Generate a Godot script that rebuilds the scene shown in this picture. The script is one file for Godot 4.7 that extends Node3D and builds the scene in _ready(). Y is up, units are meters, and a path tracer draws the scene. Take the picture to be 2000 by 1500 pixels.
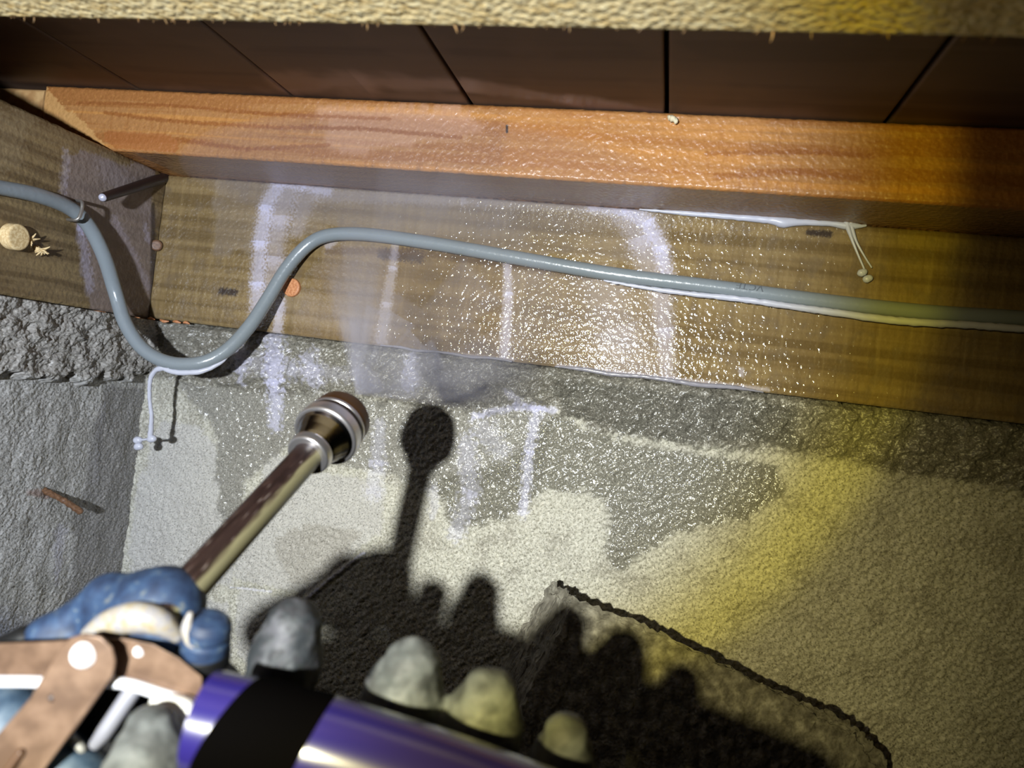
extends Node3D
# A crawl space under a timber floor: a sill on a rough concrete footing, joists and floorboards above,
# a grey cable, and a gloved hand spraying a white mist at the sill. One headlamp lights it all.

const CORNER := -0.392      # x of the inner corner: the cross beam and the left footing stand there
const UNDER := 0.5252       # underside of the joists
const BOARDS := 0.569       # underside of the floorboards
const SILL := 0.4152        # underside of the sill

var taken := {}


# ------------------------------------------------------------------ naming
func numbered(called: String) -> String:
	var n: int = taken.get(called, 0)
	taken[called] = n + 1
	return called if n == 0 else "%s_%03d" % [called, n]

func thing(called: String, label: String, category: String, at := Vector3.ZERO, group := "") -> Node3D:
	var o := Node3D.new()
	o.name = numbered(called)
	o.position = at
	add_child(o)
	return tag(o, label, category, group)

func tag(o: Node3D, label: String, category: String, group := "") -> Node3D:
	o.set_meta("label", label)
	if category:
		o.set_meta("category", category)
	if group:
		o.set_meta("group", group)
	return o

func obj(called: String, m: Mesh, mat: Material, parent: Node = null) -> MeshInstance3D:
	var o := MeshInstance3D.new()
	o.name = numbered(called) if parent == null else called
	o.mesh = m
	o.material_override = mat
	(self if parent == null else parent).add_child(o, true)
	if parent is Node3D and parent != self:
		o.position = -parent.position
	return o


# ------------------------------------------------------------------ meshes
func build(v: PackedVector3Array, uv: PackedVector2Array, idx: PackedInt32Array, col := PackedColorArray(), closed := false) -> ArrayMesh:
	if closed:
		var vol := 0.0
		for i in range(0, idx.size(), 3):
			vol += v[idx[i]].dot(v[idx[i + 1]].cross(v[idx[i + 2]]))
		if vol > 0.0:      # front faces run clockwise
			for i in range(0, idx.size(), 3):
				var t := idx[i]
				idx[i] = idx[i + 1]
				idx[i + 1] = t
	var st := SurfaceTool.new()
	st.begin(Mesh.PRIMITIVE_TRIANGLES)
	for i in v.size():
		st.set_uv(uv[i] if uv.size() else Vector2.ZERO)
		if col.size():
			st.set_color(col[i])
		st.add_vertex(v[i])
	for i in idx:
		st.add_index(i)
	st.generate_normals()
	return st.commit()

# rings of points, joined; the ends closed
func loft(rings: Array, close_ends := true, uvs := Array()) -> ArrayMesh:
	var v := PackedVector3Array()
	var uv := PackedVector2Array()
	var idx := PackedInt32Array()
	var n: int = rings[0].size()
	for i in rings.size():
		var r: PackedVector3Array = rings[i]
		for j in n + 1:
			v.append(r[j % n])
			uv.append(uvs[i][j % n] if uvs.size() else Vector2(float(j) / n, float(i) / rings.size()))
	var w := n + 1
	for i in rings.size() - 1:
		for j in n:
			var a := i * w + j
			idx.append_array([a, a + w, a + w + 1, a, a + w + 1, a + 1])
	if close_ends:
		for e in [0, rings.size() - 1]:
			var base := v.size()
			var c := Vector3.ZERO
			for p in rings[e]:
				c += p / n
			v.append(c)
			uv.append(uv[e * w])
			for j in n:
				v.append(rings[e][j])
				uv.append(uv[e * w + j])
			for j in n:
				var a := base + 1 + j
				var b := base + 1 + (j + 1) % n
				idx.append_array([base, a, b] if e == 0 else [base, b, a])
	# weld nothing: seams share positions, and normals are made per ring point
	return build_seamed(v, uv, idx, w, rings.size())

func build_seamed(v: PackedVector3Array, uv: PackedVector2Array, idx: PackedInt32Array, w: int, n: int) -> ArrayMesh:
	var vol := 0.0
	for i in range(0, idx.size(), 3):
		vol += v[idx[i]].dot(v[idx[i + 1]].cross(v[idx[i + 2]]))
	if vol > 0.0:
		for i in range(0, idx.size(), 3):
			var t := idx[i]
			idx[i] = idx[i + 1]
			idx[i + 1] = t
	var nor := PackedVector3Array()
	nor.resize(v.size())
	for i in range(0, idx.size(), 3):
		var f := (v[idx[i + 2]] - v[idx[i]]).cross(v[idx[i + 1]] - v[idx[i]])
		for k in 3:
			nor[idx[i + k]] += f
	for i in n:      # the seam of each ring
		var s := nor[i * w] + nor[i * w + w - 1]
		nor[i * w] = s
		nor[i * w + w - 1] = s
	for i in nor.size():
		nor[i] = nor[i].normalized()
	var a := []
	a.resize(Mesh.ARRAY_MAX)
	a[Mesh.ARRAY_VERTEX] = v
	a[Mesh.ARRAY_NORMAL] = nor
	a[Mesh.ARRAY_TEX_UV] = uv
	a[Mesh.ARRAY_INDEX] = idx
	var m := ArrayMesh.new()
	m.add_surface_from_arrays(Mesh.PRIMITIVE_TRIANGLES, a)
	return m

# a smooth tube through points, radius per point; bumps roughen it
func tube(pts: Array, radii: Array, sides := 12, step := 0.003, bump := 0.0, round_ends := true, noise: FastNoiseLite = null) -> ArrayMesh:
	var c := Curve3D.new()
	c.bake_interval = 0.001
	var cum := [0.0]
	for i in pts.size():
		var t := Vector3.ZERO
		if pts.size() > 2 and i > 0 and i < pts.size() - 1:
			t = (pts[i + 1] - pts[i - 1]) / 6.0
			t = t.limit_length(minf(pts[i].distance_to(pts[i - 1]), pts[i].distance_to(pts[i + 1])) * 0.4)
		c.add_point(pts[i], -t, t)
	for i in range(1, pts.size()):
		cum.append(c.get_closest_offset(pts[i]))
	cum[pts.size() - 1] = c.get_baked_length()
	var total := c.get_baked_length()
	var count := maxi(4, int(total / step))
	var rings := []
	var nrm := Vector3.UP
	var stops := []
	var r0: float = radii[0]
	var r1: float = radii[radii.size() - 1]
	if round_ends:
		for k in 4:
			stops.append([0.0, -r0 * cos(k * PI / 8.0), maxf(sin(k * PI / 8.0), 0.03)])
	for i in count + 1:
		stops.append([total * i / count, 0.0, 1.0])
	if round_ends:
		for k in [3, 2, 1, 0]:
			stops.append([total, r1 * cos(k * PI / 8.0), maxf(sin(k * PI / 8.0), 0.03)])
	for s in stops:
		var o: float = s[0]
		var p := c.sample_baked(o, true)
		var d := (c.sample_baked(minf(o + 0.0015, total), true) - c.sample_baked(maxf(o - 0.0015, 0.0), true)).normalized()
		nrm = (nrm - d * nrm.dot(d))
		if nrm.length() < 0.05:
			nrm = d.cross(Vector3.RIGHT)
		nrm = nrm.normalized()
		var bi := d.cross(nrm)
		var seg := 0
		while seg < cum.size() - 2 and cum[seg + 1] < o:
			seg += 1
		var f: float = clampf((o - cum[seg]) / maxf(cum[seg + 1] - cum[seg], 1e-6), 0.0, 1.0)
		var r: float = lerpf(radii[mini(seg, radii.size() - 1)], radii[mini(seg + 1, radii.size() - 1)], f) * s[2]
		var ring := PackedVector3Array()
		for j in sides:
			var a := TAU * j / sides
			var dir := nrm * cos(a) + bi * sin(a)
			var q: Vector3 = p + d * s[1] + dir * r
			if bump > 0.0:
				q += dir * noise.get_noise_3dv(q * 1000.0) * bump
			ring.append(q)
		rings.append(ring)
	return loft(rings)

# a profile of [along, radius] pairs turned about the line from a towards b
func lathe(a: Vector3, b: Vector3, prof: Array, sides := 40, from := Vector3.ZERO) -> ArrayMesh:
	var d := (b - a).normalized()
	var n := d.cross(Vector3.UP).normalized()
	if from != Vector3.ZERO:
		n = (from - d * from.dot(d)).normalized()
	var bi := d.cross(n)
	var rings := []
	for p in prof:
		var ring := PackedVector3Array()
		for j in sides:
			var t := TAU * j / sides
			ring.append(a + d * p[0] + (n * cos(t) + bi * sin(t)) * maxf(p[1], 0.00002))
		rings.append(ring)
	return loft(rings, false)

# sharpens a lathe profile: two close points hold each crease
func crease(prof: Array, e := 0.0003) -> Array:
	var out := [prof[0]]
	for i in range(1, prof.size() - 1):
		var p := Vector2(prof[i][0], prof[i][1])
		var q := Vector2(prof[i - 1][0], prof[i - 1][1])
		var r := Vector2(prof[i + 1][0], prof[i + 1][1])
		var s := p + (q - p).limit_length(minf(e, p.distance_to(q) * 0.4))
		var t := p + (r - p).limit_length(minf(e, p.distance_to(r) * 0.4))
		out.append([s.x, s.y])
		out.append([t.x, t.y])
	out.append(prof[prof.size() - 1])
	return out

# a timber: rounded rectangle in y and z, swept along x, with sawn unevenness
func timber(x0: float, x1: float, y0: float, y1: float, z0: float, z1: float, rough: float, seed_: int, uvf: Callable, step := 0.004) -> ArrayMesh:
	var no := FastNoiseLite.new()
	no.seed = seed_
	no.frequency = 0.22
	var c := 0.0012
	var prof := []
	var side := func(a: Vector2, b: Vector2) -> void:
		var n := maxi(4, int(a.distance_to(b) / 0.006))
		var d := (b - a).normalized()
		prof.append(a + d * c)
		prof.append(a + d * c * 1.8)
		for i in range(1, n):
			prof.append(a.lerp(b, float(i) / n))
		prof.append(b - d * c * 1.8)
		prof.append(b - d * c)
	side.call(Vector2(y0, z0), Vector2(y0, z1))
	side.call(Vector2(y0, z1), Vector2(y1, z1))
	side.call(Vector2(y1, z1), Vector2(y1, z0))
	side.call(Vector2(y1, z0), Vector2(y0, z0))
	var rings := []
	var uvs := []
	var count := maxi(2, int((x1 - x0) / step))
	for i in count + 1:
		var x := lerpf(x0, x1, float(i) / count)
		var ring := PackedVector3Array()
		var uv := PackedVector2Array()
		for p in prof:
			var q := Vector3(x, p.x, p.y)
			uv.append(uvf.call(q))
			var w := no.get_noise_3dv(q * 1000.0) * 0.6 + no.get_noise_3dv(q * 3100.0) * 0.4
			q += Vector3(0, signf(p.x - (y0 + y1) / 2) * (absf(p.x - (y0 + y1) / 2) * 2 / (y1 - y0)), (p.y - (z0 + z1) / 2) * 2 / (z1 - z0)).limit_length(1.0) * (w - 0.35) * rough
			ring.append(q)
		rings.append(ring)
		uvs.append(uv)
	return loft(rings, true, uvs)

# a relief: a grid of points from a function of (i, j) in 0..1, then a body behind it
func relief(nu: int, nv: int, f: Callable, back: Vector3) -> ArrayMesh:
	var v := PackedVector3Array()
	var uv := PackedVector2Array()
	var idx := PackedInt32Array()
	for j in nv + 1:
		for i in nu + 1:
			var a := Vector2(float(i) / nu, float(j) / nv)
			v.append(f.call(a.x, a.y))
			uv.append(Vector2(a.x, 1.0 - a.y))
	var w := nu + 1
	for j in nv:
		for i in nu:
			var a := j * w + i
			idx.append_array([a, a + w, a + w + 1, a, a + w + 1, a + 1])
	# the rim and the back
	var rim := PackedInt32Array()
	for i in nu:
		rim.append(i)
	for j in nv:
		rim.append(j * w + nu)
	for i in nu:
		rim.append(nv * w + nu - i)
	for j in nv:
		rim.append((nv - j) * w)
	var base := v.size()
	for k in rim:
		v.append(v[k])
		uv.append(uv[k])
	for k in rim:
		v.append(v[k] + back)
		uv.append(uv[k])
	var m := rim.size()
	var mid := v.size()
	v.append((v[0] + v[nu] + v[nv * w] + v[nv * w + nu]) / 4.0 + back)
	uv.append(Vector2(0.5, 0.5))
	for k in m:
		var a := base + k
		var b := base + (k + 1) % m
		idx.append_array([a, b, b + m, a, b + m, a + m])
		idx.append_array([mid, a + m, b + m])
	return build(v, uv, idx, PackedColorArray(), true)

# a plate: an outline in a plane, given thickness along n, its rim bevelled
func plate(outline: Array, thick: Vector3, bevel := 0.0006) -> ArrayMesh:
	var c := Vector3.ZERO
	for p in outline:
		c += p / outline.size()
	var rings := []
	for s in [[0.0, 1.0], [0.0, 0.6], [bevel, 0.0], [bevel * 1.3, 0.0]]:
		var ring := PackedVector3Array()
		for p in outline:
			ring.append(p + (c - p).normalized() * bevel * s[1] + thick.normalized() * s[0])
		rings.append(ring)
	var l := thick.length()
	for s in [[l - bevel * 1.3, 0.0], [l - bevel, 0.0], [l, 0.6], [l, 1.0]]:
		var ring := PackedVector3Array()
		for p in outline:
			ring.append(p + (c - p).normalized() * bevel * s[1] + thick.normalized() * s[0])
		rings.append(ring)
	# caps by triangulation
	var idx2 := PackedVector2Array()
	var ax: Vector3 = (outline[1] - outline[0]).normalized()
	var ay := thick.normalized().cross(ax)
	for p in outline:
		idx2.append(Vector2((p - outline[0]).dot(ax), (p - outline[0]).dot(ay)))
	var tri := Geometry2D.triangulate_polygon(idx2)
	var n := outline.size()
	var v := PackedVector3Array()
	var idx := PackedInt32Array()
	for r in rings:
		v.append_array(r)
	for i in rings.size() - 1:
		for j in n:
			var a := i * n + j
			var b := i * n + (j + 1) % n
			idx.append_array([a, a + n, b + n, a, b + n, b])
	var lo := v.size()
	v.append_array(rings[0])
	v.append_array(rings[rings.size() - 1])
	var area := 0.0
	for i in range(0, tri.size(), 3):
		area += (idx2[tri[i + 1]] - idx2[tri[i]]).cross(idx2[tri[i + 2]] - idx2[tri[i]])
	var pol := 0.0
	for i in n:
		pol += idx2[i].cross(idx2[(i + 1) % n])
	var same := area * pol > 0.0
	for i in range(0, tri.size(), 3):
		var a := lo + tri[i]
		var b := lo + tri[i + 1]
		var d := lo + tri[i + 2]
		idx.append_array([a, b, d] if same else [a, d, b])
		idx.append_array([a + n, d + n, b + n] if same else [a + n, b + n, d + n])
	return build(v, PackedVector2Array(), idx, PackedColorArray(), true)

# bones (tapered capsules) joined by a smooth minimum, meshed as surface nets
func flesh(bones: Array, cell: float, k: float, tint: Variant = null, wrinkle: FastNoiseLite = null, amp := 0.0) -> ArrayMesh:
	var lo := Vector3.INF
	var hi := -Vector3.INF
	for b in bones:
		var r: float = maxf(b[2], b[3]) + cell * 3 + amp
		lo = lo.min(b[0].min(b[1]) - Vector3.ONE * r)
		hi = hi.max(b[0].max(b[1]) + Vector3.ONE * r)
	var n := Vector3i((hi - lo) / cell) + Vector3i.ONE * 2
	var field := PackedFloat32Array()
	field.resize(n.x * n.y * n.z)
	field.fill(1.0)
	for b in bones:
		var a: Vector3 = b[0]
		var ab: Vector3 = b[1] - b[0]
		var l2 := maxf(ab.length_squared(), 1e-9)
		var r0: float = b[2]
		var r1: float = b[3]
		var m := maxf(r0, r1) + cell * 3 + k
		var f0 := Vector3i(((b[0].min(b[1]) - Vector3.ONE * m - lo) / cell).max(Vector3.ZERO))
		var f1 := Vector3i((b[0].max(b[1]) + Vector3.ONE * m - lo) / cell).min(n - Vector3i.ONE)
		for z in range(f0.z, f1.z + 1):
			for y in range(f0.y, f1.y + 1):
				var row := (z * n.y + y) * n.x
				for x in range(f0.x, f1.x + 1):
					var p := lo + Vector3(x, y, z) * cell - a
					var t := clampf(p.dot(ab) / l2, 0.0, 1.0)
					var d := (p - ab * t).length() - lerpf(r0, r1, t)
					var old := field[row + x]
					var h := maxf(k - absf(old - d), 0.0) / k
					field[row + x] = minf(old, d) - h * h * k * 0.25
	if wrinkle:
		for z in n.z:
			for y in n.y:
				for x in n.x:
					var i := (z * n.y + y) * n.x + x
					if absf(field[i]) < cell * 3:
						field[i] += wrinkle.get_noise_3dv((lo + Vector3(x, y, z) * cell) * 1000.0) * amp
	var v := PackedVector3Array()
	var uv := PackedVector2Array()
	var idx := PackedInt32Array()
	var at := {}
	var off := []
	for c in 8:
		off.append(Vector3i(c & 1, (c >> 1) & 1, c >> 2))
	for z in n.z - 1:
		for y in n.y - 1:
			for x in n.x - 1:
				var i := (z * n.y + y) * n.x + x
				var g := [field[i], field[i + 1], field[i + n.x], field[i + n.x + 1], field[i + n.x * n.y], field[i + n.x * n.y + 1], field[i + n.x * n.y + n.x], field[i + n.x * n.y + n.x + 1]]
				var neg := 0
				for c in 8:
					if g[c] < 0.0:
						neg += 1
				if neg == 0 or neg == 8:
					continue
				var s := Vector3.ZERO
				var cnt := 0
				for c in 8:
					for bit in [1, 2, 4]:
						if c & bit == 0 and (g[c] < 0.0) != (g[c | bit] < 0.0):
							var t: float = g[c] / (g[c] - g[c | bit])
							s += Vector3(off[c]).lerp(Vector3(off[c | bit]), t)
							cnt += 1
				at[i] = v.size()
				v.append(lo + (Vector3(x, y, z) + s / cnt) * cell)
	var sx := 1
	var sy := n.x
	var sz := n.x * n.y
	for i in at:
		for e in [[sx, sy, sz], [sy, sz, sx], [sz, sx, sy]]:
			var a: float = field[i]
			var b: float = field[i + e[0]]
			if (a < 0.0) == (b < 0.0):
				continue
			var q0: int = i - e[1] - e[2]
			if not (at.has(q0) and at.has(i - e[1]) and at.has(i - e[2])):
				continue
			var quad := [at[q0], at[i - e[2]], at[i], at[i - e[1]]]
			if a < 0.0:
				idx.append_array([quad[0], quad[2], quad[1], quad[0], quad[3], quad[2]])
			else:
				idx.append_array([quad[0], quad[1], quad[2], quad[0], quad[2], quad[3]])
	var col := PackedColorArray()
	if tint != null:
		for p in v:
			col.append(tint.call(p))
	return build(v, uv, idx, col, true)


# ------------------------------------------------------------------ painted surfaces (colour in rgb, roughness in alpha)
func grains(w: int, h: int, freq: float, seed_: int, sx := 1, sy := 1, octaves := 3) -> PackedByteArray:
	var n := FastNoiseLite.new()
	n.seed = seed_
	n.frequency = freq
	n.fractal_octaves = octaves
	var im := n.get_image(maxi(4, w / sx), maxi(4, h / sy))
	im.resize(w, h, Image.INTERPOLATE_CUBIC)
	return im.get_data()

class Canvas:
	var w: int
	var h: int
	var o: Vector2
	var s: Vector2
	var p := PackedFloat32Array()

	func _init(w_: int, h_: int, o_: Vector2, s_: Vector2, c: Color, rough: float) -> void:
		w = w_
		h = h_
		o = o_
		s = s_
		p.resize(w * h * 4)
		for i in w * h:
			p[i * 4] = c.r
			p[i * 4 + 1] = c.g
			p[i * 4 + 2] = c.b
			p[i * 4 + 3] = rough

	func dab(i: int, c: Color, k: float, rough: float) -> void:
		var j := i * 4
		p[j] += (c.r - p[j]) * k
		p[j + 1] += (c.g - p[j + 1]) * k
		p[j + 2] += (c.b - p[j + 2]) * k
		if rough >= 0.0:
			p[j + 3] += (rough - p[j + 3]) * k

	func noise(n: PackedByteArray, c: Color, lo: float, hi: float, k: float, rough := -1.0) -> void:
		var table := PackedFloat32Array()
		for i in 256:
			table.append(smoothstep(lo, hi, i / 255.0) * k if hi > lo else (1.0 - smoothstep(hi, lo, i / 255.0)) * k)
		for i in w * h:
			var t := table[n[i]]
			if t > 0.003:
				var j := i * 4
				p[j] += (c.r - p[j]) * t
				p[j + 1] += (c.g - p[j + 1]) * t
				p[j + 2] += (c.b - p[j + 2]) * t
				if rough >= 0.0:
					p[j + 3] += (rough - p[j + 3]) * t

	# a streak along points; width in metres at each end
	func stroke(pts: Array, w0: float, w1: float, c: Color, k: float, rough := -1.0, n := PackedByteArray(), nk := 0.0) -> void:
		var m := maxf(w0, w1) * 1.5
		for q in pts.size() - 1:
			var a: Vector2 = pts[q]
			var b: Vector2 = pts[q + 1]
			var lo := (a.min(b) - Vector2.ONE * m - o) / s
			var hi := (a.max(b) + Vector2.ONE * m - o) / s
			var ab := b - a
			var l2 := maxf(ab.length_squared(), 1e-9)
			for y in range(maxi(0, int((1.0 - hi.y) * h)), mini(h, int((1.0 - lo.y) * h) + 1)):
				for x in range(maxi(0, int(lo.x * w)), mini(w, int(hi.x * w) + 1)):
					var z := o + Vector2((x + 0.5) / w, 1.0 - (y + 0.5) / h) * s - a
					var t := z.dot(ab) / l2
					if (t < 0.0 and q > 0) or t > 1.0 and q < pts.size() - 2:
						if t < 0.0 or (z - ab).length() > m:
							continue
					t = clampf(t, 0.0, 1.0)
					var g := (q + t) / (pts.size() - 1)
					var d := (z - ab * t).length() / lerpf(w0, w1, g)
					if n.size():
						d += (n[y * w + x] / 255.0 - 0.5) * nk
					if d < 1.0:
						dab(y * w + x, c, k * (1.0 - smoothstep(0.25, 1.0, d)), rough)

	# an area bounded by points, its border softened and broken up by noise
	func patch(poly: Array, c: Color, k: float, rough := -1.0, soft := 0.1, n := PackedByteArray(), nk := 0.0) -> void:
		var small := Image.create_empty(w / 4, h / 4, false, Image.FORMAT_L8)
		var pts := PackedVector2Array(poly)
		for y in h / 4:
			for x in w / 4:
				if Geometry2D.is_point_in_polygon(o + Vector2((x + 0.5) * 4 / w, 1.0 - (y + 0.5) * 4 / h) * s, pts):
					small.set_pixel(x, y, Color.WHITE)
		small.resize(w / 16, h / 16, Image.INTERPOLATE_BILINEAR)
		small.resize(w, h, Image.INTERPOLATE_CUBIC)
		var b := small.get_data()
		for i in w * h:
			if b[i] > 0:
				var t := b[i] / 255.0
				if n.size():
					t += (n[i] / 255.0 - 0.5) * nk * (1.0 if b[i] < 250 else 0.35)
				t = smoothstep(0.5 - soft, 0.5 + soft, t)
				if t > 0.003:
					dab(i, c, k * t, rough)

	func texture() -> ImageTexture:
		var b := PackedByteArray()
		b.resize(w * h * 4)
		for i in w * h * 4:
			b[i] = clampi(int(p[i] * 255.0), 0, 255)
		return ImageTexture.create_from_image(Image.create_from_data(w, h, false, Image.FORMAT_RGBA8, b))


func ripples(freq: float, seed_: int, strength: float, size := 512, tall := 0, octaves := 3) -> NoiseTexture2D:
	var t := NoiseTexture2D.new()
	var n := FastNoiseLite.new()
	n.seed = seed_
	n.frequency = freq
	n.noise_type = FastNoiseLite.TYPE_SIMPLEX_SMOOTH
	n.fractal_octaves = octaves
	t.noise = n
	t.width = size
	t.height = tall if tall else size
	t.seamless = true
	t.as_normal_map = true
	t.bump_strength = strength
	return t

func painted(t: Texture2D, spec := 0.5) -> StandardMaterial3D:
	var m := StandardMaterial3D.new()
	m.albedo_texture = t
	m.roughness = 1.0
	m.roughness_texture = t
	m.roughness_texture_channel = BaseMaterial3D.TEXTURE_CHANNEL_ALPHA
	m.metallic_specular = spec
	return m

func plain(c: Color, rough: float, metal := 0.0, spec := 0.5) -> StandardMaterial3D:
	var m := StandardMaterial3D.new()
	m.albedo_color = c
	m.roughness = rough
	m.metallic = metal
	m.metallic_specular = spec
	return m

# fine relief on a material, the same size everywhere in the world
func fine(m: StandardMaterial3D, t: Texture2D, per_metre: Vector3, scale := 1.0) -> StandardMaterial3D:
	m.normal_enabled = true
	m.normal_texture = t
	m.normal_scale = scale
	m.uv1_scale = per_metre
	m.uv1_triplanar = true
	m.uv1_world_triplanar = true
	return m

# noise colours through a ramp, triplanar
func mottled(colors: Array, stops: Array, freq: float, seed_: int, per_metre: float, rough: float) -> StandardMaterial3D:
	var t := NoiseTexture2D.new()
	var n := FastNoiseLite.new()
	n.seed = seed_
	n.frequency = freq
	n.fractal_octaves = 4
	t.noise = n
	t.width = 512
	t.height = 512
	t.seamless = true
	var g := Gradient.new()
	g.offsets = PackedFloat32Array(stops)
	g.colors = PackedColorArray(colors)
	t.color_ramp = g
	var m := StandardMaterial3D.new()
	m.albedo_texture = t
	m.roughness = rough
	m.uv1_triplanar = true
	m.uv1_world_triplanar = true
	m.uv1_scale = Vector3.ONE * per_metre
	return m


func _ready() -> void:
	# ---------------- camera
	var cam := Camera3D.new()
	cam.name = "camera"
	cam.transform = Transform3D(Basis(Vector3(0.96921, 0.127305, -0.21077), Vector3(-0.124269, 0.991863, 0.027642), Vector3(0.212574, -0.000599, 0.977145)).orthonormalized(), Vector3(0, 0.4, 0.48))
	cam.fov = 55.892
	cam.near = 0.02
	cam.far = 10.0
	var lens := CameraAttributesPhysical.new()
	lens.frustum_focal_length = 22.623
	lens.frustum_focus_distance = 0.47
	lens.frustum_near = 0.02
	lens.frustum_far = 10.0
	lens.exposure_aperture = 6.6
	cam.attributes = lens
	add_child(cam)
	cam.current = true

	# ---------------- air
	var env := Environment.new()
	env.background_mode = Environment.BG_COLOR
	env.background_color = Color(0.004, 0.004, 0.004)
	env.tonemap_mode = Environment.TONE_MAPPER_LINEAR
	env.tonemap_exposure = 1.0
	env.sdfgi_enabled = true
	env.ssao_enabled = true
	env.ssil_enabled = true
	env.volumetric_fog_enabled = true
	env.volumetric_fog_density = 0.0
	var we := WorldEnvironment.new()
	we.name = "world"
	we.environment = env
	add_child(we)

	# ---------------- the headlamp: a hot beam that yellows at its rim, and a faint spill round it
	for l in [
		["headlamp_beam", Color(0.715, 0.80, 1.0), 0.68, 30.5, 0.40, Vector3(-0.2672, 0.4999, 0)],
		["headlamp_rim", Color(1.0, 0.93, 0.20), 0.215, 29.2, 0.12, Vector3(-0.2152, 0.5002, 0)],
		["headlamp_spill", Color(1.0, 0.94, 0.66), 0.235, 26.5, 1.0, Vector3(-0.0684, 0.2876, 0)],
		["headlamp_halo", Color(1.0, 0.88, 0.52), 0.035, 48.0, 1.0, Vector3(-0.1942, 0.5164, -0)],
	]:
		var s := SpotLight3D.new()
		s.name = l[0]
		s.light_color = l[1]
		s.light_energy = l[2]
		s.spot_angle = l[3]
		s.spot_angle_attenuation = l[4]
		s.spot_range = 6.0
		s.spot_attenuation = 2.0
		s.light_size = 0.01
		s.shadow_enabled = true
		add_child(s)
		s.look_at_from_position(Vector3(-0.1205, 0.4074, 0.715), l[5], Vector3.UP)

	make_shell()
	make_timbers()
	make_cable()
	make_small()
	make_gun()
	make_hand()
	make_mist()


# ------------------------------------------------------------------ the shell: footing, floor, boards
const FOOT := Vector2(-0.402, 0.09)
const FOOT_SIZE := Vector2(0.65, 0.325)

func lerp_line(pts: Array, x: float) -> float:
	if x <= pts[0].x:
		return pts[0].y
	for i in pts.size() - 1:
		if x < pts[i + 1].x:
			return lerpf(pts[i].y, pts[i + 1].y, (x - pts[i].x) / (pts[i + 1].x - pts[i].x))
	return pts[pts.size() - 1].y

func seg_distance(p: Vector2, pts: Array) -> float:
	var d := INF
	for i in pts.size() - 1:
		d = minf(d, p.distance_to(Geometry2D.get_closest_point_to_segment(p, pts[i], pts[i + 1])))
	return d

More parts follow.
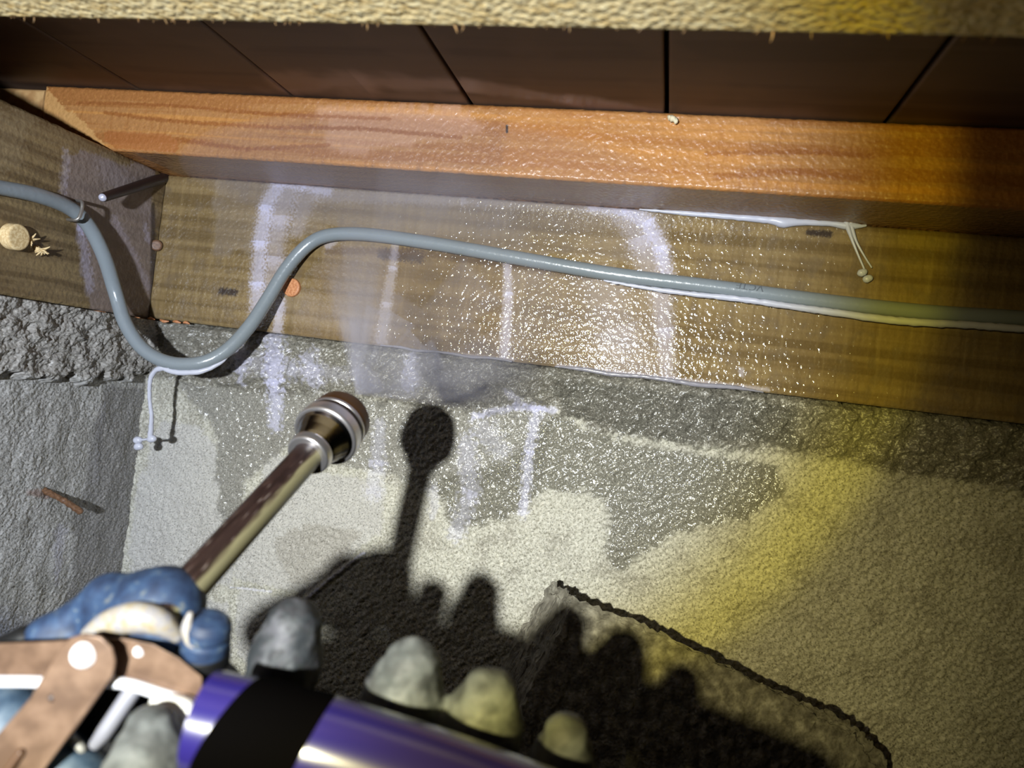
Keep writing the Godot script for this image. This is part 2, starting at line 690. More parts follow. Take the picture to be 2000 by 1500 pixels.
func make_shell() -> void:
	var no := FastNoiseLite.new()
	no.seed = 11
	no.frequency = 1.0
	no.fractal_octaves = 4
	var band := [Vector2(-0.3812, 0.3688), Vector2(-0.3245, 0.3720), Vector2(-0.2698, 0.3728), Vector2(-0.2140, 0.3774), Vector2(-0.1679, 0.3787), Vector2(-0.1234, 0.3796), Vector2(-0.0744, 0.3875), Vector2(-0.0385, 0.3752), Vector2(0.0178, 0.3745), Vector2(0.0735, 0.3806), Vector2(0.1066, 0.3806), Vector2(0.1534, 0.3772), Vector2(0.2085, 0.3774)]
	var ridge := [Vector2(-0.2387, 0.2249), Vector2(-0.2195, 0.2454), Vector2(-0.1970, 0.2678)]
	var crack := [Vector2(-0.3022, 0.2178), Vector2(-0.2925, 0.2245), Vector2(-0.2657, 0.2272)]
	var face := func(u: float, v: float) -> Vector3:
		var p := FOOT + FOOT_SIZE * Vector2(u, v)
		var q := p * 1000.0
		var wob := no.get_noise_2d(q.x * 0.06, q.y * 0.06)
		var b := smoothstep(-0.003, 0.006, p.y - lerp_line(band, p.x) + wob * 0.012)
		var z := -0.0065 + no.get_noise_2d(q.x * 0.02, q.y * 0.02) * 0.0016 + no.get_noise_2d(q.x * 0.22, q.y * 0.22 + 70.0) * 0.0017
		z += b * (0.0032 + no.get_noise_2d(q.x * 0.045, q.y * 0.07 + 300.0) * 0.0052 + no.get_noise_2d(q.x * 0.30, q.y * 0.30 + 900.0) * 0.0022)
		if q.x < -150.0 and p.y < 0.33:
			z += 0.0022 * (1.0 - smoothstep(0.0006, 0.0026, seg_distance(p, ridge)))
			z -= 0.0012 * (1.0 - smoothstep(0.0005, 0.002, seg_distance(p, crack)))
		z -= 0.002 * smoothstep(0.55, 0.75, no.get_noise_2d(q.x * 0.14 + 500.0, q.y * 0.14) + 0.1)
		return Vector3(p.x, p.y, minf(z, 0.003 if p.y < 0.411 else -0.0006) - 0.004 * smoothstep(0.4115, 0.4145, p.y))
	var w := Node3D.new()
	w.name = "wall_back"
	add_child(w)
	w.set_meta("kind", "structure")
	w.set_meta("label", "grey concrete footing wall under the sill, rough mortar along its top")
	var c := paint_footing(band)
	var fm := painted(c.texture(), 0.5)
	fm.normal_enabled = true
	fm.normal_texture = ripples(0.15, 5, 3.2, 1400, 705, 3)
	fm.normal_scale = 0.45
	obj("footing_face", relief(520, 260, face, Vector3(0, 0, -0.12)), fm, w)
	var grey := plain(Color(0.30, 0.29, 0.27), 0.9)
	var low := BoxMesh.new()
	low.size = Vector3(1.5, 0.09, 0.126)
	obj("footing_base", low, grey, w).position = Vector3(0.0, 0.045, -0.0695)
	var far := BoxMesh.new()
	far.size = Vector3(0.6, 0.325, 0.12)
	obj("footing_end", far, grey, w).position = Vector3(0.549, 0.2524, -0.0665)

	# the footing under the cross beam, running towards the viewer
	var lb := [Vector2(0.0, 0.3705), Vector2(0.03, 0.369), Vector2(0.07, 0.3655), Vector2(0.12, 0.364), Vector2(0.3, 0.362)]
	var cut := [Vector2(0.0781, 0.2915), Vector2(0.0479, 0.2818), Vector2(-0.0035, 0.2685)]
	var left := func(u: float, v: float) -> Vector3:
		var p := Vector2(-0.012 + 0.372 * u, 0.09 + 0.3235 * v)      # z, y
		var q := p * 1000.0
		var wob := no.get_noise_2d(q.x * 0.05 + 40.0, q.y * 0.05)
		var b := smoothstep(-0.0015, 0.0015, p.y - lerp_line(lb, p.x) - 0.001 + wob * 0.012)
		var x := -0.3928 + no.get_noise_2d(q.x * 0.05, q.y * 0.03 + 200.0) * 0.0014 + no.get_noise_2d(q.x * 0.25, q.y * 0.25) * 0.0008
		x += b * (0.0075 + no.get_noise_2d(q.x * 0.05, q.y * 0.08 + 300.0) * 0.0036 + no.get_noise_2d(q.x * 0.33, q.y * 0.33 + 900.0) * 0.0016)
		return Vector3(x, p.y, p.x)
	var wl := Node3D.new()
	wl.name = "wall_left"
	add_child(wl)
	wl.set_meta("kind", "structure")
	wl.set_meta("label", "grey concrete footing under the cross beam at the left corner, lumpy mortar on top")
	var lc := paint_left(lb, cut)
	# u runs with z here, seen from +x it runs to the left: mirror the grid so that its front looks to +x
	var left_m := func(u: float, v: float) -> Vector3: return left.call(1.0 - u, v)
	var lm := painted(lc.texture(), 0.5)
	lm.normal_enabled = true
	lm.normal_texture = ripples(0.16, 25, 3.2, 768, 668, 3)
	lm.normal_scale = 0.55
	obj("footing_face", relief(300, 260, left_m, Vector3(-0.12, 0, 0)), lm, wl)
	var lb2 := BoxMesh.new()
	lb2.size = Vector3(0.126, 0.09, 1.6)
	obj("footing_base", lb2, grey, wl).position = Vector3(-0.4605, 0.045, 0.8)
	var lb3 := BoxMesh.new()
	lb3.size = Vector3(0.12, 0.3235, 1.24)
	obj("footing_end", lb3, grey, wl).position = Vector3(-0.4575, 0.2518, 0.98)

	# earth floor and the far sides of the crawl space, out of view
	var soil := mottled([Color(0.13, 0.11, 0.085), Color(0.22, 0.19, 0.15)], [0.2, 0.8], 0.02, 3, 2.0, 0.95)
	for b in [["floor", Vector3(3.2, 0.1, 3.0), Vector3(0.8, -0.05, 1.3), "bare earth floor of the crawl space"], ["wall_right", Vector3(0.12, 0.58, 2.6), Vector3(1.9, 0.29, 1.3), "concrete footing at the far right of the crawl space"], ["wall_front", Vector3(2.6, 0.58, 0.12), Vector3(0.7, 0.29, 2.5), "concrete footing behind the viewer"]]:
		var bm := BoxMesh.new()
		bm.size = b[1]
		var o := obj(b[0], bm, soil if b[0] == "floor" else grey)
		o.position = b[2]
		o.set_meta("kind", "structure")
		o.set_meta("label", b[3])

	make_boards()

func paint_footing(band: Array) -> Canvas:
	var w := 1600
	var h := 816
	var c := Canvas.new(w, h, FOOT, FOOT_SIZE, Color(0.70, 0.69, 0.635), 0.62)
	var n1 := grains(w, h, 0.012, 21)
	var n2 := grains(w, h, 0.09, 22)
	var n3 := grains(w, h, 0.30, 23, 1, 1, 2)
	c.noise(n1, Color(0.57, 0.555, 0.505), 0.45, 0.8, 0.7)
	c.noise(n2, Color(0.80, 0.785, 0.73), 0.55, 0.8, 0.75)
	var n4 := grains(w, h, 0.15, 24, 1, 1, 3)
	c.noise(n4, Color(0.50, 0.485, 0.43), 0.52, 0.74, 0.6)
	c.noise(n4, Color(0.82, 0.81, 0.77), 0.44, 0.22, 0.4)
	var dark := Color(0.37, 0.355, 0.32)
	# bright dry patches on the left
	for q in [
		[Vector2(-0.3771, 0.3407), Vector2(-0.3449, 0.3392), Vector2(-0.3244, 0.3267), Vector2(-0.3173, 0.2837), Vector2(-0.2964, 0.2511), Vector2(-0.2988, 0.2241), Vector2(-0.3860, 0.2177), Vector2(-0.3887, 0.2821)],
		[Vector2(-0.2911, 0.2880), Vector2(-0.2802, 0.3293), Vector2(-0.2297, 0.3181), Vector2(-0.1853, 0.3158), Vector2(-0.1850, 0.2851), Vector2(-0.2027, 0.2668), Vector2(-0.2338, 0.2325), Vector2(-0.2944, 0.2287), Vector2(-0.3037, 0.2574)],
		[Vector2(-0.2924, 0.2234), Vector2(-0.2654, 0.2247), Vector2(-0.2486, 0.2223), Vector2(-0.2509, 0.1809), Vector2(-0.2868, 0.1697)],
		[Vector2(-0.3577, 0.2093), Vector2(-0.2967, 0.2093), Vector2(-0.2886, 0.1239), Vector2(-0.3519, 0.1096)],
	]:
		c.patch(q, Color(0.685, 0.675, 0.66), 0.75, 0.75, 0.35, n2, 0.9)
	# wet, darker areas with a film of liquid on them
	c.patch([Vector2(-0.3681, 0.3712), Vector2(-0.2377, 0.3762), Vector2(-0.0743, 0.3868), Vector2(-0.0755, 0.3417), Vector2(-0.1450, 0.3204), Vector2(-0.2069, 0.3253), Vector2(-0.2645, 0.3353), Vector2(-0.2976, 0.3040), Vector2(-0.3020, 0.2463), Vector2(-0.3179, 0.2817), Vector2(-0.3281, 0.3377)], Color(0.47, 0.46, 0.435), 0.75, 0.10, 0.45, n2, 1.0)
	c.patch([Vector2(-0.0758, 0.3848), Vector2(-0.0348, 0.3733), Vector2(0.0279, 0.3706), Vector2(0.0715, 0.3722), Vector2(0.0781, 0.3554), Vector2(0.0606, 0.3348), Vector2(0.0182, 0.3195), Vector2(-0.0055, 0.3004), Vector2(-0.0183, 0.2830), Vector2(-0.0282, 0.2947), Vector2(-0.0287, 0.3251), Vector2(-0.0437, 0.3363), Vector2(-0.0742, 0.3315), Vector2(-0.0927, 0.3112), Vector2(-0.1340, 0.2937), Vector2(-0.1533, 0.3262), Vector2(-0.0977, 0.3488)], Color(0.41, 0.40, 0.36), 0.8, 0.09, 0.42, n2, 1.0)
	c.patch([Vector2(-0.2708, 0.2631), Vector2(-0.2408, 0.2831), Vector2(-0.2009, 0.2824), Vector2(-0.2196, 0.2462), Vector2(-0.2501, 0.2331)], Color(0.56, 0.54, 0.5), 0.6, 0.5, 0.3, n2, 0.9)
	# the darker mortar along the top
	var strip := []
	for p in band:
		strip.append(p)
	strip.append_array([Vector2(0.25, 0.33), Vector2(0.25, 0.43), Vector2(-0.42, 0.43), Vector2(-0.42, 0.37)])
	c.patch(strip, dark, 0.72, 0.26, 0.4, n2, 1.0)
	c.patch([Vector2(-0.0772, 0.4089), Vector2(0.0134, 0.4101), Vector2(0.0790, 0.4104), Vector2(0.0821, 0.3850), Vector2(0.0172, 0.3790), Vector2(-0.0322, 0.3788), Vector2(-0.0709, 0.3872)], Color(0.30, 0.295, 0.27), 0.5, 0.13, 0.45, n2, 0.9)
	c.noise(n3, Color(0.25, 0.24, 0.215), 0.66, 0.84, 0.7)
	c.noise(n3, Color(0.84, 0.82, 0.78), 0.36, 0.16, 0.55)
	# white residue running down
	var foam := Color(0.80, 0.80, 0.92)
	for q in [
		[[Vector2(-0.2891, 0.4150), Vector2(-0.2835, 0.3816), Vector2(-0.2796, 0.3482)], 0.012, 0.007, 0.75], [[Vector2(-0.3110, 0.3973), Vector2(-0.3101, 0.3764)], 0.008, 0.004, 0.6],
		[[Vector2(-0.2572, 0.3998), Vector2(-0.2509, 0.3838)], 0.010, 0.008, 0.55], [[Vector2(-0.1796, 0.4090), Vector2(-0.1790, 0.3909)], 0.006, 0.008, 0.7],
		[[Vector2(-0.1979, 0.3594), Vector2(-0.1964, 0.3342), Vector2(-0.1965, 0.3123)], 0.006, 0.009, 0.4], [[Vector2(-0.1328, 0.3542), Vector2(-0.1251, 0.3235), Vector2(-0.1319, 0.2923)], 0.010, 0.008, 0.45],
		[[Vector2(-0.0864, 0.3852), Vector2(-0.0881, 0.3571), Vector2(-0.0867, 0.3139)], 0.0045, 0.0045, 0.7], [[Vector2(-0.1300, 0.3741), Vector2(-0.1024, 0.3848), Vector2(-0.0743, 0.3861)], 0.003, 0.003, 0.75],
		[[Vector2(-0.1090, 0.3945), Vector2(-0.0956, 0.3874), Vector2(-0.0812, 0.3859)], 0.003, 0.003, 0.6], [[Vector2(-0.1216, 0.3664), Vector2(-0.1074, 0.3543)], 0.012, 0.008, 0.35],
		[[Vector2(-0.2387, 0.2249), Vector2(-0.2195, 0.2454), Vector2(-0.1970, 0.2678)], 0.0014, 0.0014, 0.8], [[Vector2(-0.3167, 0.3928), Vector2(-0.2723, 0.3905), Vector2(-0.2199, 0.3913)], 0.014, 0.006, 0.35],
		[[Vector2(-0.2987, 0.2233), Vector2(-0.2656, 0.2265)], 0.001, 0.001, 0.5], [[Vector2(-0.1523, 0.3192), Vector2(-0.1500, 0.3017)], 0.006, 0.004, 0.35],
	]:
		c.stroke(q[0], q[1] * 1.15, q[2] * 1.15, foam, q[3] * 0.72, 0.2, n2, 1.2)
	return c

func paint_left(lb: Array, cut: Array) -> Canvas:
	var w := 768
	var h := 688
	var c := Canvas.new(w, h, Vector2(-0.012, 0.09), Vector2(0.372, 0.3235), Color(0.63, 0.62, 0.60), 0.55)
	var n1 := grains(w, h, 0.012, 31)
	var n2 := grains(w, h, 0.08, 32)
	var n3 := grains(w, h, 0.3, 33, 1, 1, 2)
	c.noise(n1, Color(0.52, 0.51, 0.485), 0.4, 0.8, 0.6)
	c.noise(n2, Color(0.74, 0.73, 0.71), 0.5, 0.85, 0.6)
	c.patch([Vector2(-0.01, 0.36), Vector2(0.035, 0.36), Vector2(0.045, 0.28), Vector2(0.05, 0.1), Vector2(-0.01, 0.1)], Color(0.45, 0.44, 0.43), 0.75, 0.45, 0.3, n1, 0.7)  # darker near the corner: the weak slanting light painted in
	c.patch([Vector2(-0.01, lb[0].y), lb[1], lb[2], lb[3], lb[4], Vector2(0.4, 0.43), Vector2(-0.01, 0.43)], Color(0.58, 0.56, 0.53), 0.7, 0.5, 0.3, n2, 0.8)
	c.noise(n3, Color(0.25, 0.24, 0.215), 0.66, 0.84, 0.7)
	c.noise(n3, Color(0.84, 0.82, 0.78), 0.36, 0.16, 0.55)
	c.stroke([Vector2(0.0866, 0.2912), Vector2(0.0723, 0.2881)], 0.003, 0.004, Color(0.42, 0.30, 0.26), 0.5, -1.0, n2, 0.8)
	c.stroke([Vector2(0.0576, 0.2601), Vector2(0.0554, 0.2242)], 0.008, 0.003, Color(0.68, 0.67, 0.74), 0.35, 0.4, n2, 0.8)
	c.stroke([Vector2(0.0350, 0.3448), Vector2(0.0311, 0.2927)], 0.006, 0.004, Color(0.60, 0.59, 0.62), 0.25, 0.4, n2, 0.8)
	# uv runs against z on this wall
	for y in h:
		for x in w / 2:
			for k in 4:
				var a := (y * w + x) * 4 + k
				var b := (y * w + w - 1 - x) * 4 + k
				var t := c.p[a]
				c.p[a] = c.p[b]
				c.p[b] = t
	return c

func make_boards() -> void:
	var ce := Node3D.new()
	ce.name = "ceiling"
	add_child(ce)
	ce.set_meta("kind", "structure")
	ce.set_meta("label", "underside of the dark brown floorboards above the joists")
	var w := 1024
	var h := 256
	var o := Vector2(-0.745, -0.05)
	var s := Vector2(1.32, 0.35)
	var c := Canvas.new(w, h, o, s, Color(0.40, 0.31, 0.24), 0.62)
	c.noise(grains(w, h, 0.05, 41, 12, 1), Color(0.30, 0.22, 0.165), 0.4, 0.75, 0.6)
	c.noise(grains(w, h, 0.02, 42), Color(0.44, 0.34, 0.265), 0.5, 0.8, 0.6)
	c.stroke([Vector2(-0.2574, 0.0703), Vector2(-0.2050, 0.0783), Vector2(-0.1398, 0.0802), Vector2(-0.0817, 0.0643), Vector2(-0.0256, 0.0532)], 0.022, 0.008, Color(0.55, 0.45, 0.44), 0.55, 0.3, grains(w, h, 0.03, 43), 0.8)
	var m := painted(c.texture(), 0.5)
	var seams := [-0.745, -0.625, -0.503, -0.3805, -0.2643, -0.1418, -0.0221, 0.0970, 0.2165, 0.336, 0.456, 0.575]
	for i in seams.size() - 1:
		var gap := 0.0003 if i == 3 else 0.0012
		var g2 := 0.0003 if i == 2 else 0.0012
		var x0: float = seams[i] + g2
		var x1: float = seams[i + 1] - gap
		var uvf := func(q: Vector3) -> Vector2: return Vector2((q.x - o.x) / s.x, 1.0 - (q.z - o.y) / s.y)
		# swept along z: build along x, then turn
		var rings := []
		var uvs := []
		for z in [-0.05, -0.049, 0.0, 0.06, 0.12, 0.18, 0.24, 0.4, 0.62, 0.8, 2.5]:
			var ring := PackedVector3Array()
			var uv := PackedVector2Array()
			for p in [[x0 + 0.0008, 0.0], [x0 + 0.002, 0.0], [x1 - 0.002, 0.0], [x1 - 0.0008, 0.0], [x1, 0.0008], [x1, 0.002], [x1, 0.012], [x0, 0.012], [x0, 0.002], [x0, 0.0008]]:
				var q := Vector3(p[0], BOARDS + p[1], z)
				ring.append(q)
				uv.append(uvf.call(q))
			rings.append(ring)
			uvs.append(uv)
		obj("floor_board", loft(rings, true, uvs), m, ce)
	var over := BoxMesh.new()
	over.size = Vector3(2.9, 0.03, 2.9)
	obj("subfloor", over, plain(Color(0.2, 0.14, 0.1), 0.9), ce).position = Vector3(0.55, BOARDS + 0.0275, 1.2)


# ------------------------------------------------------------------ timbers
func make_timbers() -> void:
	# the sill on the back footing
	var w := 1800
	var h := 310
	var o := Vector2(-0.396, SILL)
	var s := Vector2(0.63, UNDER - SILL)
	var c := Canvas.new(w, h, o, s, Color(0.50, 0.42, 0.285), 0.12)
	var long := grains(w, h, 0.035, 51, 40, 1, 3)
	var saw := grains(w, h, 0.07, 52, 1, 20, 3)
	var spot := grains(w, h, 0.02, 53)
	var tiny := grains(w, h, 0.15, 54)
	c.noise(long, Color(0.38, 0.31, 0.20), 0.45, 0.72, 0.6)
	c.noise(long, Color(0.57, 0.49, 0.34), 0.45, 0.2, 0.5)
	c.noise(saw, Color(0.38, 0.31, 0.20), 0.52, 0.85, 0.28)
	c.noise(saw, Color(0.62, 0.54, 0.38), 0.42, 0.15, 0.25)
	c.noise(spot, Color(0.44, 0.38, 0.30), 0.5, 0.8, 0.5)
	# knots
	for k in [[Vector2(-0.3280, 0.4414), 0.0055, 0.004], [Vector2(-0.1950, 0.4800), 0.013, 0.006], [Vector2(0.0782, 0.5183), 0.006, 0.003], [Vector2(-0.2047, 0.4802), 0.006, 0.005]]:
		c.stroke([k[0] - Vector2(k[1], 0), k[0] + Vector2(k[1], 0)], k[2], k[2], Color(0.20, 0.17, 0.165), 0.8, 0.12, tiny, 0.8)
	c.stroke([Vector2(-0.2520, 0.4787), Vector2(-0.1898, 0.4840), Vector2(-0.1150, 0.4806), Vector2(-0.0618, 0.4778)], 0.004, 0.005, Color(0.26, 0.19, 0.13), 0.5, -1.0, tiny, 0.7)
	# greyish wet zone round the spray
	c.patch([Vector2(-0.2530, 0.4861), Vector2(-0.1149, 0.4799), Vector2(-0.1067, 0.4175), Vector2(-0.2757, 0.4146)], Color(0.50, 0.42, 0.33), 0.35, 0.12, 0.45, spot, 0.6)
	c.patch([Vector2(-0.3511, 0.5264), Vector2(-0.0176, 0.5275), Vector2(-0.0128, 0.4891), Vector2(-0.2541, 0.4934), Vector2(-0.3425, 0.4671)], Color(0.56, 0.51, 0.46), 0.42, 0.10, 0.45, spot, 0.8)
	c.patch([Vector2(-0.1184, 0.4796), Vector2(-0.0079, 0.4762), Vector2(-0.0005, 0.4167), Vector2(-0.1138, 0.4167)], Color(0.60, 0.54, 0.49), 0.45, 0.07, 0.45, saw, 0.7)
	# white residue: an arch where the spray's edge has run, and runs below knots and pegs
	var foam := Color(0.84, 0.84, 0.96)
	var dim := Color(0.78, 0.77, 0.86)
	for q in [
		[[Vector2(-0.2977, 0.5260), Vector2(-0.3057, 0.5084), Vector2(-0.3069, 0.4816), Vector2(-0.3051, 0.4513), Vector2(-0.3020, 0.4231)], 0.0095, 0.0095, foam, 0.66],
		[[Vector2(-0.2892, 0.5247), Vector2(-0.2942, 0.5016), Vector2(-0.2941, 0.4713), Vector2(-0.2929, 0.4335)], 0.0162, 0.0121, dim, 0.49],
		[[Vector2(-0.2999, 0.5270), Vector2(-0.2789, 0.5254), Vector2(-0.2581, 0.5223)], 0.0068, 0.0068, foam, 0.61],
		[[Vector2(-0.2743, 0.5219), Vector2(-0.2783, 0.4915)], 0.0162, 0.0081, dim, 0.33],
		[[Vector2(-0.0644, 0.5251), Vector2(-0.0457, 0.5254), Vector2(-0.0290, 0.5182), Vector2(-0.0177, 0.5022), Vector2(-0.0117, 0.4859)], 0.0081, 0.0081, foam, 0.70],
		[[Vector2(-0.0454, 0.5231), Vector2(-0.0311, 0.5078), Vector2(-0.0226, 0.4883)], 0.0135, 0.0162, dim, 0.49],
		[[Vector2(-0.0144, 0.4755), Vector2(-0.0085, 0.4492), Vector2(-0.0019, 0.4182)], 0.0121, 0.0081, dim, 0.49],
		[[Vector2(-0.0546, 0.4751), Vector2(-0.0407, 0.4457), Vector2(-0.0269, 0.4168)], 0.0216, 0.0270, dim, 0.26],
		[[Vector2(-0.1187, 0.4813), Vector2(-0.1154, 0.4623), Vector2(-0.1125, 0.4204)], 0.0043, 0.0065, foam, 0.57],
		[[Vector2(-0.2010, 0.4875), Vector2(-0.2005, 0.4722), Vector2(-0.2020, 0.4465), Vector2(-0.2022, 0.4191)], 0.0041, 0.0081, dim, 0.51],
		[[Vector2(-0.2840, 0.4382), Vector2(-0.2837, 0.4156)], 0.0061, 0.0070, foam, 0.66],
		[[Vector2(-0.2525, 0.4824), Vector2(-0.2471, 0.4866)], 0.0041, 0.0041, foam, 0.49],
		[[Vector2(-0.2190, 0.4131), Vector2(-0.1066, 0.4165)], 0.0022, 0.0022, dim, 0.57],
		[[Vector2(-0.0746, 0.4158), Vector2(0.0599, 0.4170)], 0.0027, 0.0024, dim, 0.61],
		[[Vector2(-0.2657, 0.5187), Vector2(-0.1572, 0.5227), Vector2(-0.0643, 0.5241)], 0.0081, 0.0054, dim, 0.33],
		[[Vector2(0.0423, 0.4279), Vector2(0.0427, 0.4246)], 0.0027, 0.0027, foam, 0.49],
		[[Vector2(-0.2791, 0.4387), Vector2(-0.2130, 0.4270)], 0.0189, 0.0162, dim, 0.15],
	]:
		c.stroke(q[0], q[1], q[2], q[3], q[4] * 0.8, 0.15, tiny, 0.7)
	var wood := painted(c.texture(), 0.5)
	wood.normal_enabled = true
	wood.normal_texture = ripples(0.10, 6, 3.6, 1536, 264, 3)
	wood.normal_scale = 0.34
	var su := func(q: Vector3) -> Vector2: return Vector2((q.x - o.x) / s.x, 1.0 - (q.y - o.y) / s.y)
	tag(obj("sill_beam", timber(CORNER - 0.2, 0.7, SILL, UNDER, -0.106, 0.0, 0.0004, 5, su, 0.004), wood), "wet olive-brown timber sill lying on the concrete footing behind the grey cable, streaked with white residue", "beam")

	# the cross beam at the left, coming towards the viewer; built along x, turned a quarter
	var w2 := 900
	var h2 := 270
	var c2 := Canvas.new(w2, h2, Vector2(0, 0.4142), Vector2(0.36, 0.1108), Color(0.45, 0.38, 0.265), 0.42)
	var long2 := grains(w2, h2, 0.05, 61, 20, 1, 4)
	var tiny2 := grains(w2, h2, 0.12, 62)
	c2.noise(long2, Color(0.34, 0.27, 0.175), 0.45, 0.65, 0.6)
	c2.noise(long2, Color(0.54, 0.46, 0.32), 0.42, 0.22, 0.6)
	c2.noise(tiny2, Color(0.50, 0.44, 0.34), 0.66, 0.85, 0.35)
	c2.patch([Vector2(0.0153, 0.5248), Vector2(0.0930, 0.5131), Vector2(0.0932, 0.4834), Vector2(0.0770, 0.4642), Vector2(0.0648, 0.4287), Vector2(0.0536, 0.4148), Vector2(-0.0053, 0.4193)], Color(0.52, 0.47, 0.465), 0.72, 0.35, 0.2, tiny2, 0.6)
	for q in [
		[[Vector2(0.0928, 0.5115), Vector2(0.0911, 0.4807)], 0.004, 0.005, 0.4], [[Vector2(0.0729, 0.4652), Vector2(0.0605, 0.4294)], 0.006, 0.006, 0.45], [[Vector2(0.0456, 0.4789), Vector2(0.0050, 0.4383)], 0.006, 0.006, 0.3],
		[[Vector2(0.0754, 0.4673), Vector2(0.0726, 0.4635)], 0.003, 0.003, 0.9], [[Vector2(0.0582, 0.5111), Vector2(0.0092, 0.4919)], 0.014, 0.01, 0.15], [[Vector2(0.0157, 0.4825), Vector2(0.0111, 0.4721)], 0.004, 0.004, 0.4],
	]:
		c2.stroke(q[0], q[1], q[2], Color(0.72, 0.70, 0.80), q[3], 0.3, tiny2, 1.2)
	c2.patch([Vector2(0.1534, 0.5179), Vector2(0.1177, 0.5247), Vector2(0.1233, 0.4902), Vector2(0.1485, 0.4821)], Color(0.55, 0.49, 0.38), 0.35, -1.0, 0.4, tiny2, 1.4)
	c2.stroke([Vector2(0.0106, 0.4992), Vector2(-0.0036, 0.4218)], 0.003, 0.006, Color(0.15, 0.12, 0.11), 0.6)
	var wood2 := painted(c2.texture(), 0.5)
	wood2.normal_enabled = true
	wood2.normal_texture = ripples(0.08, 26, 4.0, 900, 277, 3)
	wood2.normal_scale = 0.25
	var cu := func(q: Vector3) -> Vector2: return Vector2(q.x / 0.36, 1.0 - (q.y - 0.4142) / 0.1108)
	var cb := thing("cross_beam", "dark timber beam running towards the viewer at the left, above the lumpy mortar", "beam", Vector3(CORNER, 0.4142, 0.0))
	var cm := timber(0.001, 0.9, 0.4142, UNDER, 0.0, 0.09, 0.0010, 6, cu, 0.004)
	var ci := obj("timber", cm, wood2, cb)
	ci.transform = Transform3D(Basis(Vector3(0, 0, 1), Vector3(0, 1, 0), Vector3(-1, 0, 0)), Vector3(CORNER, 0, 0) - cb.position)

	# orange joist on the sill, and the pale end that meets it over the cross beam
	var w3 := 1500
	var h3 := 256
	var o3 := Vector2(-0.47, 0.0)
	var c3 := Canvas.new(w3, h3, o3, Vector2(0.70, 0.098), Color(0.66, 0.465, 0.275), 0.40)      # v: underside 0..0.054, then the front
	var long3 := grains(w3, h3, 0.035, 71, 26, 1, 3)
	var saw3 := grains(w3, h3, 0.09, 72, 1, 6, 3)
	var tiny3 := grains(w3, h3, 0.12, 73)
	c3.noise(long3, Color(0.60, 0.385, 0.20), 0.52, 0.64, 0.7)
	c3.noise(long3, Color(0.80, 0.55, 0.27), 0.4, 0.2, 0.5)
	c3.noise(saw3, Color(0.58, 0.37, 0.19), 0.55, 0.8, 0.35)
	c3.noise(tiny3, Color(0.82, 0.60, 0.33), 0.6, 0.85, 0.3)
	var up := func(px: Vector2) -> Vector2: return Vector2(px.x, px.y - UNDER + 0.054)
	# the unstained end
	c3.patch([Vector2(-0.47, 0.1), up.call(Vector2(-0.4530, 0.5664)), up.call(Vector2(-0.4335, 0.5515)), up.call(Vector2(-0.3959, 0.5264)), Vector2(-0.47, 0.053)], Color(0.76, 0.58, 0.35), 0.85, 0.6, 0.12, tiny3, 0.6)
	c3.patch([up.call(Vector2(-0.4084, 0.5401)), up.call(Vector2(-0.3753, 0.5400)), up.call(Vector2(-0.3444, 0.5356)), up.call(Vector2(-0.3410, 0.5260)), up.call(Vector2(-0.3959, 0.5264))], Color(0.62, 0.37, 0.19), 0.6, 0.45, 0.12, tiny3, 0.5)
	c3.patch([up.call(Vector2(-0.2439, 0.5633)), up.call(Vector2(-0.1473, 0.5674)), up.call(Vector2(-0.1254, 0.5509)), up.call(Vector2(-0.2111, 0.5334)), up.call(Vector2(-0.2328, 0.5355))], Color(0.80, 0.64, 0.56), 0.45, 0.25, 0.45, saw3, 0.8)
	c3.patch([up.call(Vector2(-0.1146, 0.5672)), up.call(Vector2(0.0344, 0.5693)), up.call(Vector2(0.0178, 0.5215)), up.call(Vector2(-0.1153, 0.5232))], Color(0.80, 0.56, 0.31), 0.3, 0.18, 0.45, saw3, 0.8)
	c3.stroke([up.call(Vector2(-0.1164, 0.5561)), up.call(Vector2(-0.1158, 0.5521))], 0.001, 0.001, Color(0.12, 0.08, 0.05), 0.9)
	for q in [[[Vector2(-0.4279, 0.5572), Vector2(-0.3538, 0.5586), Vector2(-0.2798, 0.5560), Vector2(-0.1933, 0.5566)], 0.0016, 0.5], [[Vector2(-0.4038, 0.5511), Vector2(-0.3522, 0.5478), Vector2(-0.2785, 0.5472), Vector2(-0.2134, 0.5497), Vector2(-0.1446, 0.5474)], 0.0020, 0.6], [[Vector2(-0.3444, 0.5356), Vector2(-0.2914, 0.5316), Vector2(-0.2331, 0.5375)], 0.0022, 0.5], [[Vector2(0.0035, 0.5457), Vector2(0.0640, 0.5503), Vector2(0.0906, 0.5492)], 0.0022, 0.45], [[Vector2(0.0108, 0.5328), Vector2(0.0546, 0.5385), Vector2(0.0869, 0.5362)], 0.0030, 0.4]]:
		var line := []
		for p in q[0]:
			line.append(up.call(p))
		c3.stroke(line, q[1], q[1], Color(0.52, 0.30, 0.14), q[2], -1.0, tiny3, 0.9)
	# underside: greyed by the wet mist
	c3.patch([Vector2(-0.38, -0.01), Vector2(0.05, -0.01), Vector2(0.05, 0.052), Vector2(-0.38, 0.052)], Color(0.52, 0.43, 0.36), 0.6, 0.35, 0.3, saw3, 0.6)
	c3.patch([Vector2(0.05, -0.01), Vector2(0.4, -0.01), Vector2(0.4, 0.052), Vector2(0.05, 0.052)], Color(0.48, 0.38, 0.26), 0.6, 0.35, 0.3, saw3, 0.6)
	c3.stroke([Vector2(-0.36, 0.004), Vector2(-0.24, 0.002)], 0.003, 0.002, Color(0.70, 0.48, 0.28), 0.5, -1.0, tiny3, 0.8)
	var wood3 := painted(c3.texture(), 0.5)
	wood3.normal_enabled = true
